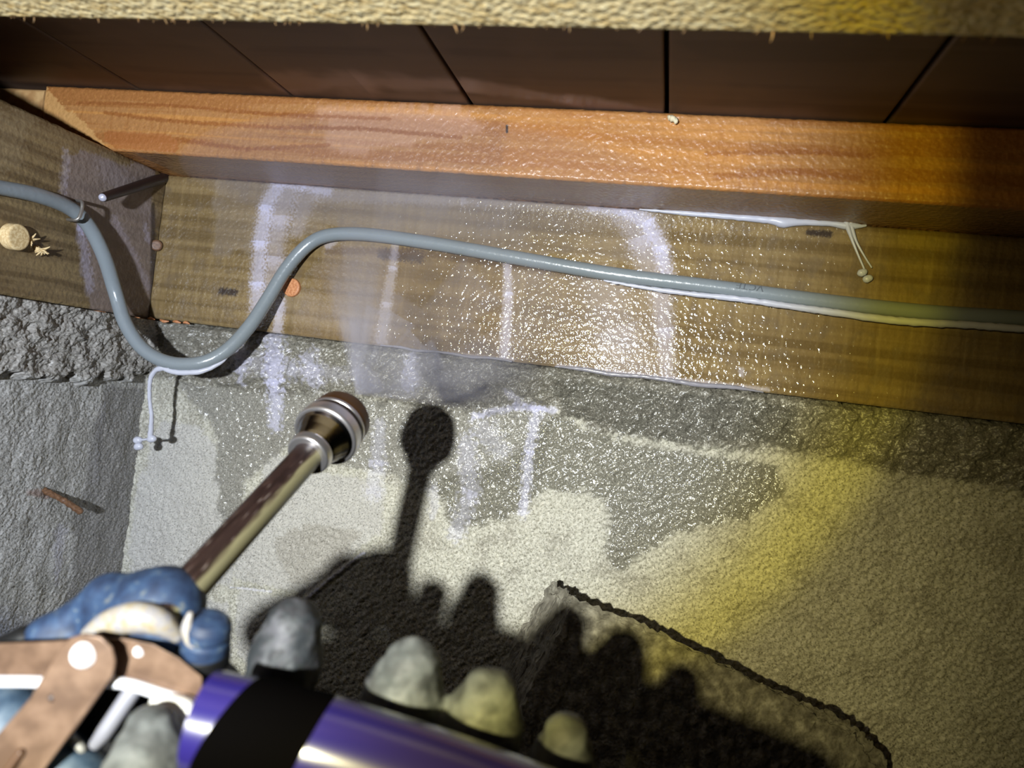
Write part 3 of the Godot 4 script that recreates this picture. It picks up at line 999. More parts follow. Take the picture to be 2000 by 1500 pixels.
	wood3.normal_texture = ripples(0.10, 27, 2.6, 1536, 215, 3)
	wood3.normal_scale = 0.45
	var ju := func(q: Vector3) -> Vector2:
		var t := q.z if q.y < UNDER + 0.0009 else 0.054 + q.y - UNDER
		return Vector2((q.x - o3.x) / 0.70, 1.0 - clampf(t / 0.098, 0.0, 1.0))
	tag(obj("floor_joist", timber(-0.455, 0.7, UNDER, 0.5685, -0.036, 0.054, 0.0007, 7, ju, 0.003), wood3), "wet orange-stained joist lying along the top of the sill, under the floorboards", "joist")
	var pale := mottled([Color(0.66, 0.50, 0.31), Color(0.78, 0.63, 0.42)], [0.3, 0.75], 0.02, 8, 6.0, 0.7)
	var none := func(q: Vector3) -> Vector2: return Vector2(q.x, q.y)
	tag(obj("floor_joist", timber(-0.80, -0.4565, UNDER, 0.5655, -0.036, 0.054, 0.0007, 17, none, 0.006), pale), "pale bare joist end butting against the orange joist over the cross beam at far left", "joist")

	# the near joist, sawn and pale, seen from below
	var w4 := 1400
	var h4 := 160
	var c4 := Canvas.new(w4, h4, Vector2(-0.45, 0.2325), Vector2(0.65, 0.045), Color(0.95, 0.85, 0.62), 0.8)
	c4.noise(grains(w4, h4, 0.08, 81, 4, 1, 4), Color(0.82, 0.68, 0.42), 0.5, 0.75, 0.6)
	c4.noise(grains(w4, h4, 0.12, 82, 1, 2, 3), Color(0.98, 0.92, 0.74), 0.5, 0.8, 0.6)
	c4.noise(grains(w4, h4, 0.05, 83), Color(0.62, 0.47, 0.24), 0.68, 0.85, 0.5)
	var wood4 := painted(c4.texture(), 0.3)
	wood4.normal_enabled = true
	wood4.normal_texture = ripples(0.12, 9, 4.0, 1300, 90, 4)
	wood4.normal_scale = 0.6
	var nu := func(q: Vector3) -> Vector2: return Vector2((q.x + 0.45) / 0.65, 1.0 - (q.z - 0.2325) / 0.045)
	var nj := thing("floor_joist", "pale rough-sawn joist with fuzzy edges, nearest overhead along the top of the picture", "joist", Vector3(0, UNDER, 0.255))
	obj("timber", timber(-0.80, 0.7, UNDER, 0.5685, 0.2325, 0.2775, 0.0006, 8, nu, 0.002), wood4, nj)
	# splintered fibres along its edge
	var rng := RandomNumberGenerator.new()
	rng.seed = 4
	var fib := SurfaceTool.new()
	fib.begin(Mesh.PRIMITIVE_TRIANGLES)
	for i in 70:
		var x := rng.randf_range(-0.32, 0.14)
		if i == 0: x = -0.092
		if i == 1: x = 0.018
		var big := 1.0 if i > 1 else 2.2
		var a := Vector3(x, UNDER + 0.0012, 0.2335 + rng.randf() * 0.001)
		var b := a + Vector3(rng.randf_range(-0.0012, 0.0012), -rng.randf_range(0.0008, 0.0026), rng.randf_range(-0.0022, 0.0)) * big
		fib.append_from(tube([a, (a + b) / 2 + Vector3(0.0003, 0, -0.0002), b], [0.00022 * big, 0.00018 * big, 0.00006], 5, 0.001), 0, Transform3D())
	var fo := obj("wood_fibres", fib.commit(), pale, nj)
	fo.set_meta("kind", "stuff")


# ------------------------------------------------------------------ cable
func make_cable() -> void:
	var sheath := plain(Color(0.50, 0.53, 0.545), 0.27)
	fine(sheath, ripples(0.03, 14, 1.2, 256), Vector3.ONE * 25.0, 0.6)
	var r := 0.0047
	var pts := [Vector3(-0.387, 0.4681, 0.1848), Vector3(-0.387, 0.4724, 0.1575), Vector3(-0.387, 0.4747, 0.1392), Vector3(-0.3865, 0.4772, 0.1141), Vector3(-0.386, 0.4758, 0.0913), Vector3(-0.384, 0.4683, 0.0768), Vector3(-0.381, 0.4508, 0.0636), Vector3(-0.3789, 0.4285, 0.052), Vector3(-0.3692, 0.4077, 0.05), Vector3(-0.3542, 0.3918, 0.048), Vector3(-0.3353, 0.385, 0.045), Vector3(-0.3145, 0.3873, 0.041), Vector3(-0.3009, 0.3975, 0.034), Vector3(-0.2914, 0.4159, 0.025), Vector3(-0.2845, 0.4376, 0.017), Vector3(-0.2761, 0.4618, 0.011), Vector3(-0.264, 0.4806, 0.007), Vector3(-0.2485, 0.4892, 0.006), Vector3(-0.2193, 0.4919, 0.006), Vector3(-0.1695, 0.4895, 0.006), Vector3(-0.1143, 0.4851, 0.006), Vector3(-0.0446, 0.4798, 0.006), Vector3(0.0206, 0.4776, 0.006), Vector3(0.0822, 0.4753, 0.006), Vector3(0.1399, 0.4742, 0.007), Vector3(0.1939, 0.4758, 0.008), Vector3(0.269, 0.4783, 0.01), Vector3(0.3615, 0.4816, 0.01)]
	var radii := []
	for i in pts.size():
		radii.append(0.0042 if i < 3 else r)
	var cb := thing("electric_cable", "grey electric cable sagging in a loop at left, then crossing the wet sill", "cable", Vector3(-0.30, 0.40, 0.03))
	obj("sheath", tube(pts, radii, 20, 0.003), sheath, cb)
	# the faded print, upside down
	var tm := TextMesh.new()
	var f := SystemFont.new()
	f.font_names = PackedStringArray(["Droid Sans"])
	tm.font = f
	tm.text = "VCTF"
	tm.font_size = 16
	tm.pixel_size = 0.0003
	tm.depth = 0.00012
	var pr := obj("print", tm, plain(Color(0.30, 0.32, 0.335), 0.5), cb)
	var a: Vector3 = Vector3(0.0201, 0.4798, 0.0105)
	var b: Vector3 = Vector3(0.0601, 0.4782, 0.0105)
	var dx := (a - b).normalized()
	var nz := Vector3(0, 0.1, 1).normalized()
	nz = (nz - dx * nz.dot(dx)).normalized()
	pr.transform = Transform3D(Basis(dx * 1.6, nz.cross(dx), nz), (a + b) / 2 - cb.position)

	var foam := plain(Color(0.74, 0.745, 0.79), 0.35)
	var fn := FastNoiseLite.new()
	fn.seed = 3
	fn.frequency = 0.35
	tag(obj("foam_bead", tube([Vector3(-0.0507, 0.4751, 0.006), Vector3(-0.0238, 0.4728, 0.007), Vector3(0.0023, 0.4717, 0.0075), Vector3(0.0369, 0.4711, 0.008), Vector3(0.0824, 0.4689, 0.009), Vector3(0.1257, 0.4671, 0.01), Vector3(0.1667, 0.4686, 0.011), Vector3(0.206, 0.4695, 0.012), Vector3(0.2684, 0.4724, 0.012)], [0.0006, 0.0014, 0.0017, 0.0018, 0.0022, 0.0024, 0.0022, 0.0022, 0.0022], 10, 0.0025, 0.0007, true, fn), foam), "long white bead of foam along the lower side of the straight grey cable", "foam")
	tag(obj("foam_bead", tube([Vector3(-0.3388, 0.381, 0.046), Vector3(-0.3284, 0.3791, 0.045), Vector3(-0.3129, 0.3815, 0.042), Vector3(-0.3034, 0.3878, 0.037), Vector3(-0.2987, 0.3943, 0.033)], [0.0018, 0.0020, 0.0018, 0.0014, 0.0006], 10, 0.002, 0.0005, true, fn), foam), "short white bead of foam under the bottom of the cable loop", "foam")
	var d := thing("foam_drip", "white string of foam hanging from the cable loop, three blobs at its end", "foam", Vector3(-0.3545, 0.3285, 0.03))
	obj("strand", tube([Vector3(-0.334, 0.3815, 0.046), Vector3(-0.3433, 0.379, 0.046), Vector3(-0.348, 0.3721, 0.045), Vector3(-0.3494, 0.3595, 0.042), Vector3(-0.3489, 0.3452, 0.038), Vector3(-0.351, 0.3292, 0.034)], [0.0018, 0.0018, 0.0015, 0.0012, 0.0015, 0.0020], 10, 0.002, 0.0006, true, fn), foam, d)
	for q in [Vector3(-0.3502, 0.3296, 0.034), Vector3(-0.3628, 0.3267, 0.032), Vector3(-0.3625, 0.3222, 0.031)]:
		obj("blob", tube([q, q + Vector3(0.0015, 0.0004, 0)], [0.0028, 0.0027], 10, 0.001, 0.0004, true, fn), foam, d)
	obj("strand", tube([Vector3(-0.3502, 0.3296, 0.034), Vector3(-0.3628, 0.3267, 0.032)], [0.0009, 0.0009], 8, 0.001), foam, d)

	# bead along the top of the sill and the strings that fall from it
	tag(obj("foam_bead", tube([Vector3(-0.0339, UNDER - 0.0006, 0.0016), Vector3(-0.0075, UNDER - 0.0010, 0.0016), Vector3(0.0247, UNDER - 0.0012, 0.0016), Vector3(0.0498, UNDER - 0.0016, 0.0016), Vector3(0.0560, UNDER - 0.0024, 0.0016), Vector3(0.0651, UNDER - 0.0014, 0.0016), Vector3(0.0833, UNDER - 0.0010, 0.0016), Vector3(0.0953, UNDER - 0.0016, 0.0016), Vector3(0.1042, UNDER - 0.0006, 0.0016)], [0.0006, 0.0016, 0.0019, 0.0024, 0.0036, 0.0022, 0.0016, 0.0026, 0.0006], 10, 0.0025, 0.0005, true, fn), foam), "thin white line of foam in the corner between the sill and the orange joist", "foam")
	for k in [[Vector3(-0.2019, 0.4173, 0).x, Vector3(-0.1067, 0.4175, 0).x, 0.0009, "faint whitish bead of foam along the lower edge of the sill above the nozzle"], [Vector3(-0.0763, 0.4156, 0).x, Vector3(0.057, 0.4153, -0).x, 0.0015, "pale bead of foam along the lower edge of the sill right of the nozzle's shadow"]]:
		var bp := []
		for t in 8:
			bp.append(Vector3(lerpf(k[0], k[1], t / 7.0), SILL + 0.0004 + 0.0006 * sin(t * 2.3), 0.0006))
		tag(obj("foam_bead", tube(bp, [0.0004, k[2], k[2], k[2] * 0.8, k[2], k[2] * 1.1, k[2], 0.0004], 10, 0.002, 0.0004, true, fn), plain(Color(0.55, 0.54, 0.57), 0.2)), k[3], "foam")
	var e := thing("foam_drip", "pair of pale foam strings falling over the sill at the right, two blobs below", "foam", Vector3(0.107, 0.4929, 0.004))
	obj("strand", tube([Vector3(0.0924, 0.5264, 0.002), Vector3(0.096, 0.5166, 0.004), Vector3(0.101, 0.5066, 0.004), Vector3(0.1061, 0.4978, 0.003)], [0.0020, 0.0010, 0.0007, 0.0006], 8, 0.002), foam, e)
	obj("strand", tube([Vector3(0.0947, 0.5265, 0.002), Vector3(0.0992, 0.5144, 0.004), Vector3(0.105, 0.5054, 0.004), Vector3(0.1101, 0.4991, 0.003)], [0.0016, 0.0008, 0.0006, 0.0005], 8, 0.002), foam, e)
	for q in [Vector3(0.1047, 0.4951, 0.003), Vector3(0.1083, 0.4916, 0.003)]:
		obj("blob", tube([q, q + Vector3(0.0012, 0.0006, 0)], [0.0024, 0.0023], 10, 0.001, 0.0003, true, fn), foam, e)

	# the wire staple
	var steel := plain(Color(0.62, 0.60, 0.57), 0.35, 0.7)
	tag(obj("cable_staple", tube([Vector3(-0.391, 0.4829, 0.0811), Vector3(-0.378, 0.4806, 0.0903), Vector3(-0.3765, 0.4758, 0.0911), Vector3(-0.3765, 0.4696, 0.0926), Vector3(-0.379, 0.468, 0.093), Vector3(-0.391, 0.4691, 0.0863)], [0.0011, 0.0011, 0.0011, 0.0011, 0.0011, 0.0010], 10, 0.0015), steel), "small wire staple hooked over the grey cable on the cross beam", "staple")


# ------------------------------------------------------------------ small things on the timbers and the stone
func disc(a: Vector3, n: Vector3, r: float, l: float, rough: float, seed_: int) -> ArrayMesh:
	var m := lathe(a, a + n, crease([[-0.006, r], [l - 0.0008, r], [l - 0.0002, r - 0.0006], [l, r - 0.0014], [l, r * 0.5], [l, 0.0]], 0.0002), 36)
	return m

func make_small() -> void:
	var bare := mottled([Color(0.78, 0.66, 0.46), Color(0.90, 0.81, 0.62)], [0.3, 0.7], 0.03, 91, 30.0, 0.75)
	var tan_ := mottled([Color(0.70, 0.45, 0.28), Color(0.82, 0.58, 0.40)], [0.3, 0.7], 0.03, 92, 30.0, 0.5)
	var brown := mottled([Color(0.36, 0.25, 0.17), Color(0.50, 0.37, 0.27)], [0.3, 0.7], 0.03, 93, 30.0, 0.5)
	tag(obj("wooden_peg", disc(Vector3(-0.392, 0.4494, 0.1236), Vector3(1, 0, 0), 0.0078, 0.006, 0, 1), bare), "large round pale wooden peg end sticking out of the cross beam at far left", "peg")
	tag(obj("wooden_peg", disc(Vector3(-0.3925, 0.4703, 0.0013), Vector3(0.6, 0, 0.8), 0.0042, 0.004, 0, 2), brown), "small brown wooden peg in the corner between the cross beam and the sill", "peg")
	tag(obj("wooden_peg", disc(Vector3(-0.2761, 0.4495, 0), Vector3(0, 0, 1), 0.0068, 0.0025, 0, 3), tan_), "round orange-tan wooden peg end in the sill, tucked behind the rising cable", "peg")

	# the chewed splinters beside the big peg
	var rng := RandomNumberGenerator.new()
	rng.seed = 8
	for k in [[Vector3(-0.389, 0.45, 0.1138), 14, 0.0042, "tuft of frayed pale splinters touching the large round peg"], [Vector3(-0.388, 0.4456, 0.1053), 9, 0.0036, "small pale chewed splinter lump just right of the frayed tuft by the large peg"]]:
		var st := SurfaceTool.new()
		st.begin(Mesh.PRIMITIVE_TRIANGLES)
		var at: Vector3 = k[0]
		for i in k[1]:
			var d := Vector3(rng.randf_range(-0.5, 0.5), rng.randf_range(-1.0, 0.6), rng.randf_range(-0.9, 0.9)).normalized() * float(k[2])
			st.append_from(tube([at - Vector3(0.004, 0, 0) - d * 0.4, at + d * 0.3, at + d * rng.randf_range(0.8, 1.4)], [0.0012, 0.0009, 0.0003], 6, 0.001), 0, Transform3D())
		tag(obj("wood_splinter", st.commit(), bare), k[3], "splinter")
	# crumbs along the joint under the sill
	for k in [[178, 603, 0.05, 26, "longest orange-tan wood crumb under the cross beam, left of the descending cable"], [214, 607, 0.03, 18, "short orange-tan wood crumb under the cross beam, close against the descending cable"], [290, 620, 0.004, 20, "wood crumb in the corner under the cross beam, just right of the descending cable"], [318, 623, 0.003, 16, "wood crumb under the left end of the sill, first right of the corner"], [352, 629, 0.003, 20, "wood crumb under the sill, second right of the corner"], [384, 634, 0.003, 18, "wood crumb under the sill, third right of the corner"], [408, 634, 0.003, 14, "tiny wood crumb under the sill, farthest right of the row inside the cable loop"]]:
		var at: Vector3 = cam_point(k[0], k[1], k[2])
		var l: float = k[3] / 2900.0
		var dz := Vector3(1, -0.05, 0) if k[0] > 280 else Vector3(0.1, 0.05, -1).normalized()
		var m := tube([at - dz * l * 0.5, at + Vector3(0, rng.randf_range(-0.001, 0.001), 0.0008), at + dz * l * 0.5], [0.0007, 0.0013, 0.0005], 6, 0.001)
		tag(obj("wood_crumb", m, tan_), k[4], "splinter", "wood crumbs under the sill by the cable loop")

	# a rusty stub of wire in the left footing
	var s0: Vector3 = Vector3(-0.3945, 0.2919, 0.0765)
	var s1: Vector3 = Vector3(-0.38, 0.2768, 0.0571)
	tag(obj("wire_stub", tube([s0, (s0 + s1) / 2 + Vector3(0, 0.001, 0), s1], [0.0022, 0.0019, 0.0023], 12, 0.001, 0.0008, true, fn0()), brown), "rusty reddish stub of wire sticking out of the left footing below the mortar", "wire")

	# the dark nail in the corner, its bare tip shining
	var na := thing("nail", "dark rusty nail sticking out of the upper corner between cross beam and sill, tip bright", "nail", Vector3(-0.3923, 0.522, 0.002))
	var t0: Vector3 = Vector3(-0.3964, 0.5254, -0.006)
	var t1: Vector3 = Vector3(-0.3745, 0.4862, 0.0794)
	obj("shank", lathe(t0, t1, crease([[0.0, 0.0042], [t0.distance_to(t1) * 0.5, 0.0036], [t0.distance_to(t1) - 0.004, 0.0030], [t0.distance_to(t1) - 0.002, 0.0026]]), 20), plain(Color(0.16, 0.11, 0.11), 0.5), na)
	var dd := (t1 - t0).normalized()
	tag(obj("tip", lathe(t1 - dd * 0.0026, t1, [[0.0, 0.0026], [0.0012, 0.0024], [0.0020, 0.0017], [0.0024, 0.0]], 20), plain(Color(0.85, 0.85, 0.92), 0.2, 0.4), na), "bright bare tip", "")

	var fn := FastNoiseLite.new()
	fn.frequency = 0.5
	var lump: Vector3 = Vector3(-0.0176, 0.5637, 0.057)
	tag(obj("debris_lump", tube([lump + Vector3(-0.0022, 0.0012, -0.001), lump, lump + Vector3(0.0016, -0.0014, 0)], [0.0014, 0.0019, 0.0014], 10, 0.0006, 0.0012, true, fn), plain(Color(0.85, 0.80, 0.66), 0.7)), "little whitish lump on the upper edge of the orange joist under a board seam", "debris")

	# the broken slab of concrete leaning on the footing, lower middle
	var rock := FastNoiseLite.new()
	rock.seed = 77
	rock.frequency = 1.0
	rock.fractal_octaves = 4
	var front := [Vector3(-0.0417, 0.274, 0.03), Vector3(-0.0001, 0.2664, 0.03), Vector3(0.0531, 0.2509, 0.029), Vector3(0.0953, 0.2365, 0.028), Vector3(0.1285, 0.224, 0.026), Vector3(0.1402, 0.2055, 0.025), Vector3(0.1509, 0.1522, 0.025)]
	var leftf := [Vector3(-0.0417, 0.274, 0.03), Vector3(-0.0431, 0.266, 0.031), Vector3(-0.0631, 0.2032, 0.038), Vector3(-0.0791, 0.0999, 0.04)]
	var lefta := [Vector3(-0.0586, 0.2764, 0.009), Vector3(-0.0618, 0.2697, 0.009), Vector3(-0.0853, 0.219, 0.009), Vector3(-0.1018, 0.0741, 0.009)]
	var sl := slab_mesh(front, leftf, lefta, rock)
	var cm := mottled([Color(0.34, 0.325, 0.29), Color(0.46, 0.445, 0.40), Color(0.62, 0.605, 0.56)], [0.25, 0.55, 0.85], 0.05, 94, 4.0, 0.75)
	cm.normal_enabled = true
	cm.normal_texture = ripples(0.16, 15, 3.0, 512, 0, 3)
	cm.normal_scale = 0.6
	tag(obj("concrete_slab", sl, cm), "broken grey concrete slab leaning against the footing at the bottom, its top edge slanting down to the right", "slab")

func fn0() -> FastNoiseLite:
	var n := FastNoiseLite.new()
	n.frequency = 0.4
	return n

func cam_point(x: float, y: float, z: float) -> Vector3:
	# the joint under the sill in world terms: x in tenths of millimetres from the corner
	var wx := CORNER + (x - 305.0) / 2950.0
	if x > 280.0:
		return Vector3(wx, SILL - 0.0008, z)
	return Vector3(CORNER + 0.001, 0.4136 - 0.0002, z)

func slab_mesh(front: Array, lf: Array, la: Array, rock: FastNoiseLite) -> ArrayMesh:
	# grid over the face: u along the top edge, v downwards; then the broken left end and the back
	var v := PackedVector3Array()
	var uv := PackedVector2Array()
	var idx := PackedInt32Array()
	var at := func(line: Array, t: float) -> Vector3:
		var x := t * (line.size() - 1)
		var i := mini(int(x), line.size() - 2)
		return (line[i] as Vector3).lerp(line[i + 1], x - i)
	var bottom := 0.07
	var wob := func(p: Vector3, k: float) -> Vector3:
		return p + Vector3(rock.get_noise_3dv(p * 160.0), rock.get_noise_3dv(p * 160.0 + Vector3(50, 0, 0)), rock.get_noise_3dv(p * 190.0 + Vector3(0, 90, 0)) * 0.6) * k
	var nu := 110
	var nv := 60
	for part in 2:
		var base := v.size()
		for j in nv + 1:
			for i in nu + 1:
				var u := float(i) / nu
				var w := float(j) / nv
				var p: Vector3
				if part == 0:      # face
					var top: Vector3 = at.call(front, u)
					var left: Vector3 = at.call(lf, w)
					var low := Vector3(lerpf(lf[3].x, front[6].x, u), minf(lf[3].y, front[6].y), lerpf(0.040, 0.025, u))
					var right: Vector3 = (front[6] as Vector3).lerp(low, w) if u > 0.99 else front[6]
					p = left + (top - front[0]) * (1.0 - w) + (low - lf[3]) * w
				else:      # broken end
					p = (at.call(la, w) as Vector3).lerp(at.call(lf, w), u)
				v.append(wob.call(p, 0.0032))
				uv.append(Vector2(p.x, p.y) * 5.0 if part == 0 else Vector2(p.z, p.y) * 5.0)
		var w1 := nu + 1
		for j in nv:
			for i in nu:
				var a := base + j * w1 + i
				idx.append_array([a, a + 1, a + w1 + 1, a, a + w1 + 1, a + w1])
	# back
	var b := v.size()
	for i in nu + 1:
		var p: Vector3 = at.call(front, float(i) / nu)
		v.append(wob.call(p, 0.0032))
		var q := p + Vector3(0.004, -0.014, -0.018)
		v.append(q)
		v.append(Vector3(q.x, 0.10, maxf(q.z, 0.008)))
		for k in 3:
			uv.append(Vector2(p.x, p.y + k * 0.1) * 5.0)
	for i in nu:
		var a := b + i * 3
		idx.append_array([a, a + 1, a + 4, a, a + 4, a + 3, a + 1, a + 2, a + 5, a + 1, a + 5, a + 4])
	return build(v, uv, idx)


# ------------------------------------------------------------------ the spray gun
func make_gun() -> void:
	var g := thing("spray_gun", "blue spray gun with rusty wand, chrome nozzle head, brown bracket and purple handle", "spray gun", Vector3(-0.1552, 0.3112, 0.2681))
	var a: Vector3 = Vector3(-0.1524, 0.3128, 0.2644)
	var b: Vector3 = Vector3(-0.1516, 0.3585, 0.1834)
	var d := (b - a).normalized()
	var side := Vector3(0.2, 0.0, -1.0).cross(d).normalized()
	var tc := Canvas.new(256, 256, Vector2.ZERO, Vector2.ONE, Color(0.165, 0.115, 0.108), 0.42)
	var tn := grains(256, 256, 0.03, 110)
	var tf := grains(256, 256, 0.09, 111, 1, 2)
	tc.noise(tn, Color(0.12, 0.075, 0.07), 0.4, 0.7, 0.8)
	tc.noise(tf, Color(0.27, 0.20, 0.175), 0.58, 0.85, 0.6)
	tc.noise(tf, Color(0.60, 0.57, 0.55), 0.78, 0.9, 0.7, 0.3)
	tc.stroke([Vector2(0.045, -0.1), Vector2(0.045, 1.1)], 0.15, 0.15, Color(0.62, 0.60, 0.46), 0.9, 0.28, tf, 0.5)  # cream stripe: bare metal side with the reflected wall painted in
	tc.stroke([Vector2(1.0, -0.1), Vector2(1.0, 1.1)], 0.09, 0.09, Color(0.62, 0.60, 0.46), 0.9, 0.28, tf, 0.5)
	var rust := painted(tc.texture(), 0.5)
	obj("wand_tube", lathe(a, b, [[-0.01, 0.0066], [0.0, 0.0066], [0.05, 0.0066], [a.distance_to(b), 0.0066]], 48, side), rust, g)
	var chrome := plain(Color(0.62, 0.60, 0.60), 0.16, 1.0)
	var steel := plain(Color(0.86, 0.85, 0.87), 0.28, 0.92)
	var dark := plain(Color(0.16, 0.12, 0.095), 0.4, 0.3)
	var brass := plain(Color(0.30, 0.20, 0.10), 0.4, 0.5)
	var h: Vector3 = b - d * 0.003
	obj("ferrule", lathe(h, h + d, crease([[0.0, 0.0067], [0.0, 0.0092], [0.0008, 0.0099], [0.0040, 0.0103], [0.0050, 0.0098], [0.0055, 0.0088]]), 48), steel, g)
	obj("nozzle_body", lathe(h, h + d, crease([[0.004, 0.0085], [0.007, 0.0098], [0.011, 0.0112], [0.0150, 0.0128], [0.0165, 0.0143], [0.0172, 0.0143]]), 48), chrome, g)
	obj("nozzle_ring", lathe(h, h + d, crease([[0.0160, 0.0120], [0.0162, 0.0150], [0.0172, 0.0157], [0.0222, 0.0157], [0.0228, 0.0152], [0.0228, 0.0130]]), 56), steel, g)
	obj("nozzle_groove", lathe(h, h + d, crease([[0.0220, 0.0146], [0.0222, 0.0148], [0.0258, 0.0148], [0.0259, 0.0140]]), 48), dark, g)
	obj("nozzle_rim", lathe(h, h + d, crease([[0.0254, 0.0130], [0.0256, 0.0147], [0.0262, 0.0150], [0.0274, 0.0150], [0.0280, 0.0142]]), 56), steel, g)
	obj("nozzle_cap", lathe(h, h + d, crease([[0.0276, 0.0146], [0.0300, 0.0147], [0.0350, 0.0140], [0.0385, 0.0118], [0.0400, 0.0085], [0.0402, 0.0]]), 48), brass, g)
	var tip: Vector3 = h + d * 0.0395
	obj("nozzle_tip", lathe(tip, tip + d, crease([[0.0, 0.0050], [0.0030, 0.0046], [0.0055, 0.0036], [0.0062, 0.0022], [0.0062, 0.0]]), 28), plain(Color(0.34, 0.20, 0.10), 0.45, 0.4), g)

	# body: blue paint worn to cream
	var blue := mottled([Color(0.10, 0.15, 0.245), Color(0.145, 0.215, 0.33), Color(0.20, 0.29, 0.41), Color(0.50, 0.50, 0.46)], [0.2, 0.5, 0.78, 0.93], 0.028, 102, 10.0, 0.6)
	var lump := [
		[Vector3(-0.1607, 0.3079, 0.2632), Vector3(-0.156, 0.3115, 0.2621), 0.0140, 0.0118],
		[Vector3(-0.1607, 0.3079, 0.2632), Vector3(-0.1655, 0.302, 0.2673), 0.0140, 0.0120],
		[Vector3(-0.1762, 0.3106, 0.2655), Vector3(-0.1706, 0.3051, 0.2663), 0.0074, 0.0090],
		[Vector3(-0.1762, 0.3103, 0.2655), Vector3(-0.1943, 0.2959, 0.2715), 0.0070, 0.0052],
		[Vector3(-0.1943, 0.2959, 0.2715), Vector3(-0.1887, 0.2914, 0.2702), 0.0052, 0.0070],
		[Vector3(-0.1705, 0.3042, 0.2663), Vector3(-0.1528, 0.302, 0.2645), 0.0090, 0.0095],
		[Vector3(-0.1893, 0.2901, 0.2694), Vector3(-0.1512, 0.2975, 0.2631), 0.0080, 0.0090],
	]
	obj("gun_body", flesh(lump, 0.0014, 0.005), blue, g)
	obj("hex_collar", lathe(Vector3(-0.1579, 0.3073, 0.261), Vector3(-0.158, 0.3111, 0.2536), crease([[-0.002, 0.0122], [0.0, 0.0128], [0.0045, 0.0128], [0.0065, 0.0112], [0.0070, 0.0066]]), 40), blue, g)
	var cream := mottled([Color(0.58, 0.52, 0.41), Color(0.63, 0.61, 0.58), Color(0.50, 0.50, 0.56)], [0.25, 0.55, 0.8], 0.03, 103, 16.0, 0.5)
	tag(obj("worn_lip", tube([Vector3(-0.1719, 0.3025, 0.2774), Vector3(-0.1643, 0.3078, 0.2788), Vector3(-0.156, 0.3113, 0.2785), Vector3(-0.1489, 0.3106, 0.2759), Vector3(-0.1447, 0.3059, 0.272)], [0.0030, 0.0044, 0.0050, 0.0044, 0.0024], 14, 0.002), cream, g), "lip worn to cream and bare metal", "")
	var ka: Vector3 = Vector3(-0.1355, 0.3016, 0.2694)
	var kb: Vector3 = Vector3(-0.1331, 0.3176, 0.2735)
	obj("knob", lathe(ka, kb, crease([[-0.004, 0.0060], [-0.004, 0.0074], [0.0050, 0.0076], [0.0058, 0.0070], [0.0066, 0.0070], [0.0074, 0.0076], [0.0105, 0.0072], [0.0125, 0.0056], [0.0132, 0.0030], [0.0133, 0.0]]), 40), blue, g)
	obj("knob_wear", tube([Vector3(-0.1374, 0.3154, 0.277), Vector3(-0.1377, 0.3113, 0.2771), Vector3(-0.1359, 0.3072, 0.2767), Vector3(-0.1328, 0.3047, 0.276)], [0.0010, 0.0020, 0.0020, 0.0008], 10, 0.001), cream, g)
	obj("knob_seat", lathe(Vector3(-0.1361, 0.2963, 0.268), ka, crease([[0.0, 0.0060], [0.0, 0.0079], [0.0062, 0.0079], [0.0066, 0.0060]]), 36), plain(Color(0.02, 0.02, 0.022), 0.6), g)
	obj("rubber_stem", tube([Vector3(-0.2117, 0.2856, 0.2773), Vector3(-0.2, 0.2937, 0.2737)], [0.0050, 0.0050], 16, 0.003), plain(Color(0.03, 0.03, 0.035), 0.6), g)
	obj("body_shade", tube([Vector3(-0.1551, 0.2966, 0.2681), Vector3(-0.1386, 0.2953, 0.2665), Vector3(-0.1287, 0.2922, 0.2664)], [0.0060, 0.0062, 0.0050], 16, 0.003), plain(Color(0.02, 0.02, 0.022), 0.6), g)  # black tube put in as the shadow under the body

	# bracket and trigger lever: bronze plates
	var bronze := mottled([Color(0.37, 0.285, 0.225), Color(0.45, 0.355, 0.285), Color(0.52, 0.42, 0.345)], [0.2, 0.5, 0.85], 0.018, 104, 10.0, 0.38)
	bronze.metallic = 0.25
	var n: Vector3 = Vector3(-0.0021, 0.3986, 0.4774) - Vector3(0, 0.4, 0.48)
	obj("bracket", plate([Vector3(-0.2012, 0.2979, 0.2934), Vector3(-0.192, 0.3, 0.2915), Vector3(-0.1782, 0.3023, 0.2884), Vector3(-0.1675, 0.3045, 0.2861), Vector3(-0.1552, 0.3065, 0.2834), Vector3(-0.1457, 0.3058, 0.2814), Vector3(-0.1375, 0.3025, 0.2796), Vector3(-0.1297, 0.2976, 0.2779), Vector3(-0.1286, 0.2888, 0.2776), Vector3(-0.1391, 0.2903, 0.2799), Vector3(-0.1503, 0.2925, 0.2824), Vector3(-0.1605, 0.2926, 0.2846), Vector3(-0.1783, 0.2903, 0.2885), Vector3(-0.1999, 0.2874, 0.2932)], n), bronze, g)
	var bright := plain(Color(0.95, 0.95, 0.97), 0.35, 0.1, 0.8)
	for q in [[Vector3(-0.1989, 0.2875, 0.294), Vector3(-0.1836, 0.2895, 0.2906), Vector3(-0.1759, 0.2903, 0.289)], [Vector3(-0.1621, 0.2925, 0.286), Vector3(-0.1512, 0.2929, 0.2836), Vector3(-0.1401, 0.291, 0.2812), Vector3(-0.1276, 0.289, 0.2785)]]:
		tag(obj("bracket_edge_glint", tube(q, [0.0018, 0.0018, 0.0018, 0.0018], 12, 0.002), bright, g), "bracket edge with its glint put in as a near-white rod", "")  # near-white rods carry the light reflected by the lower edge
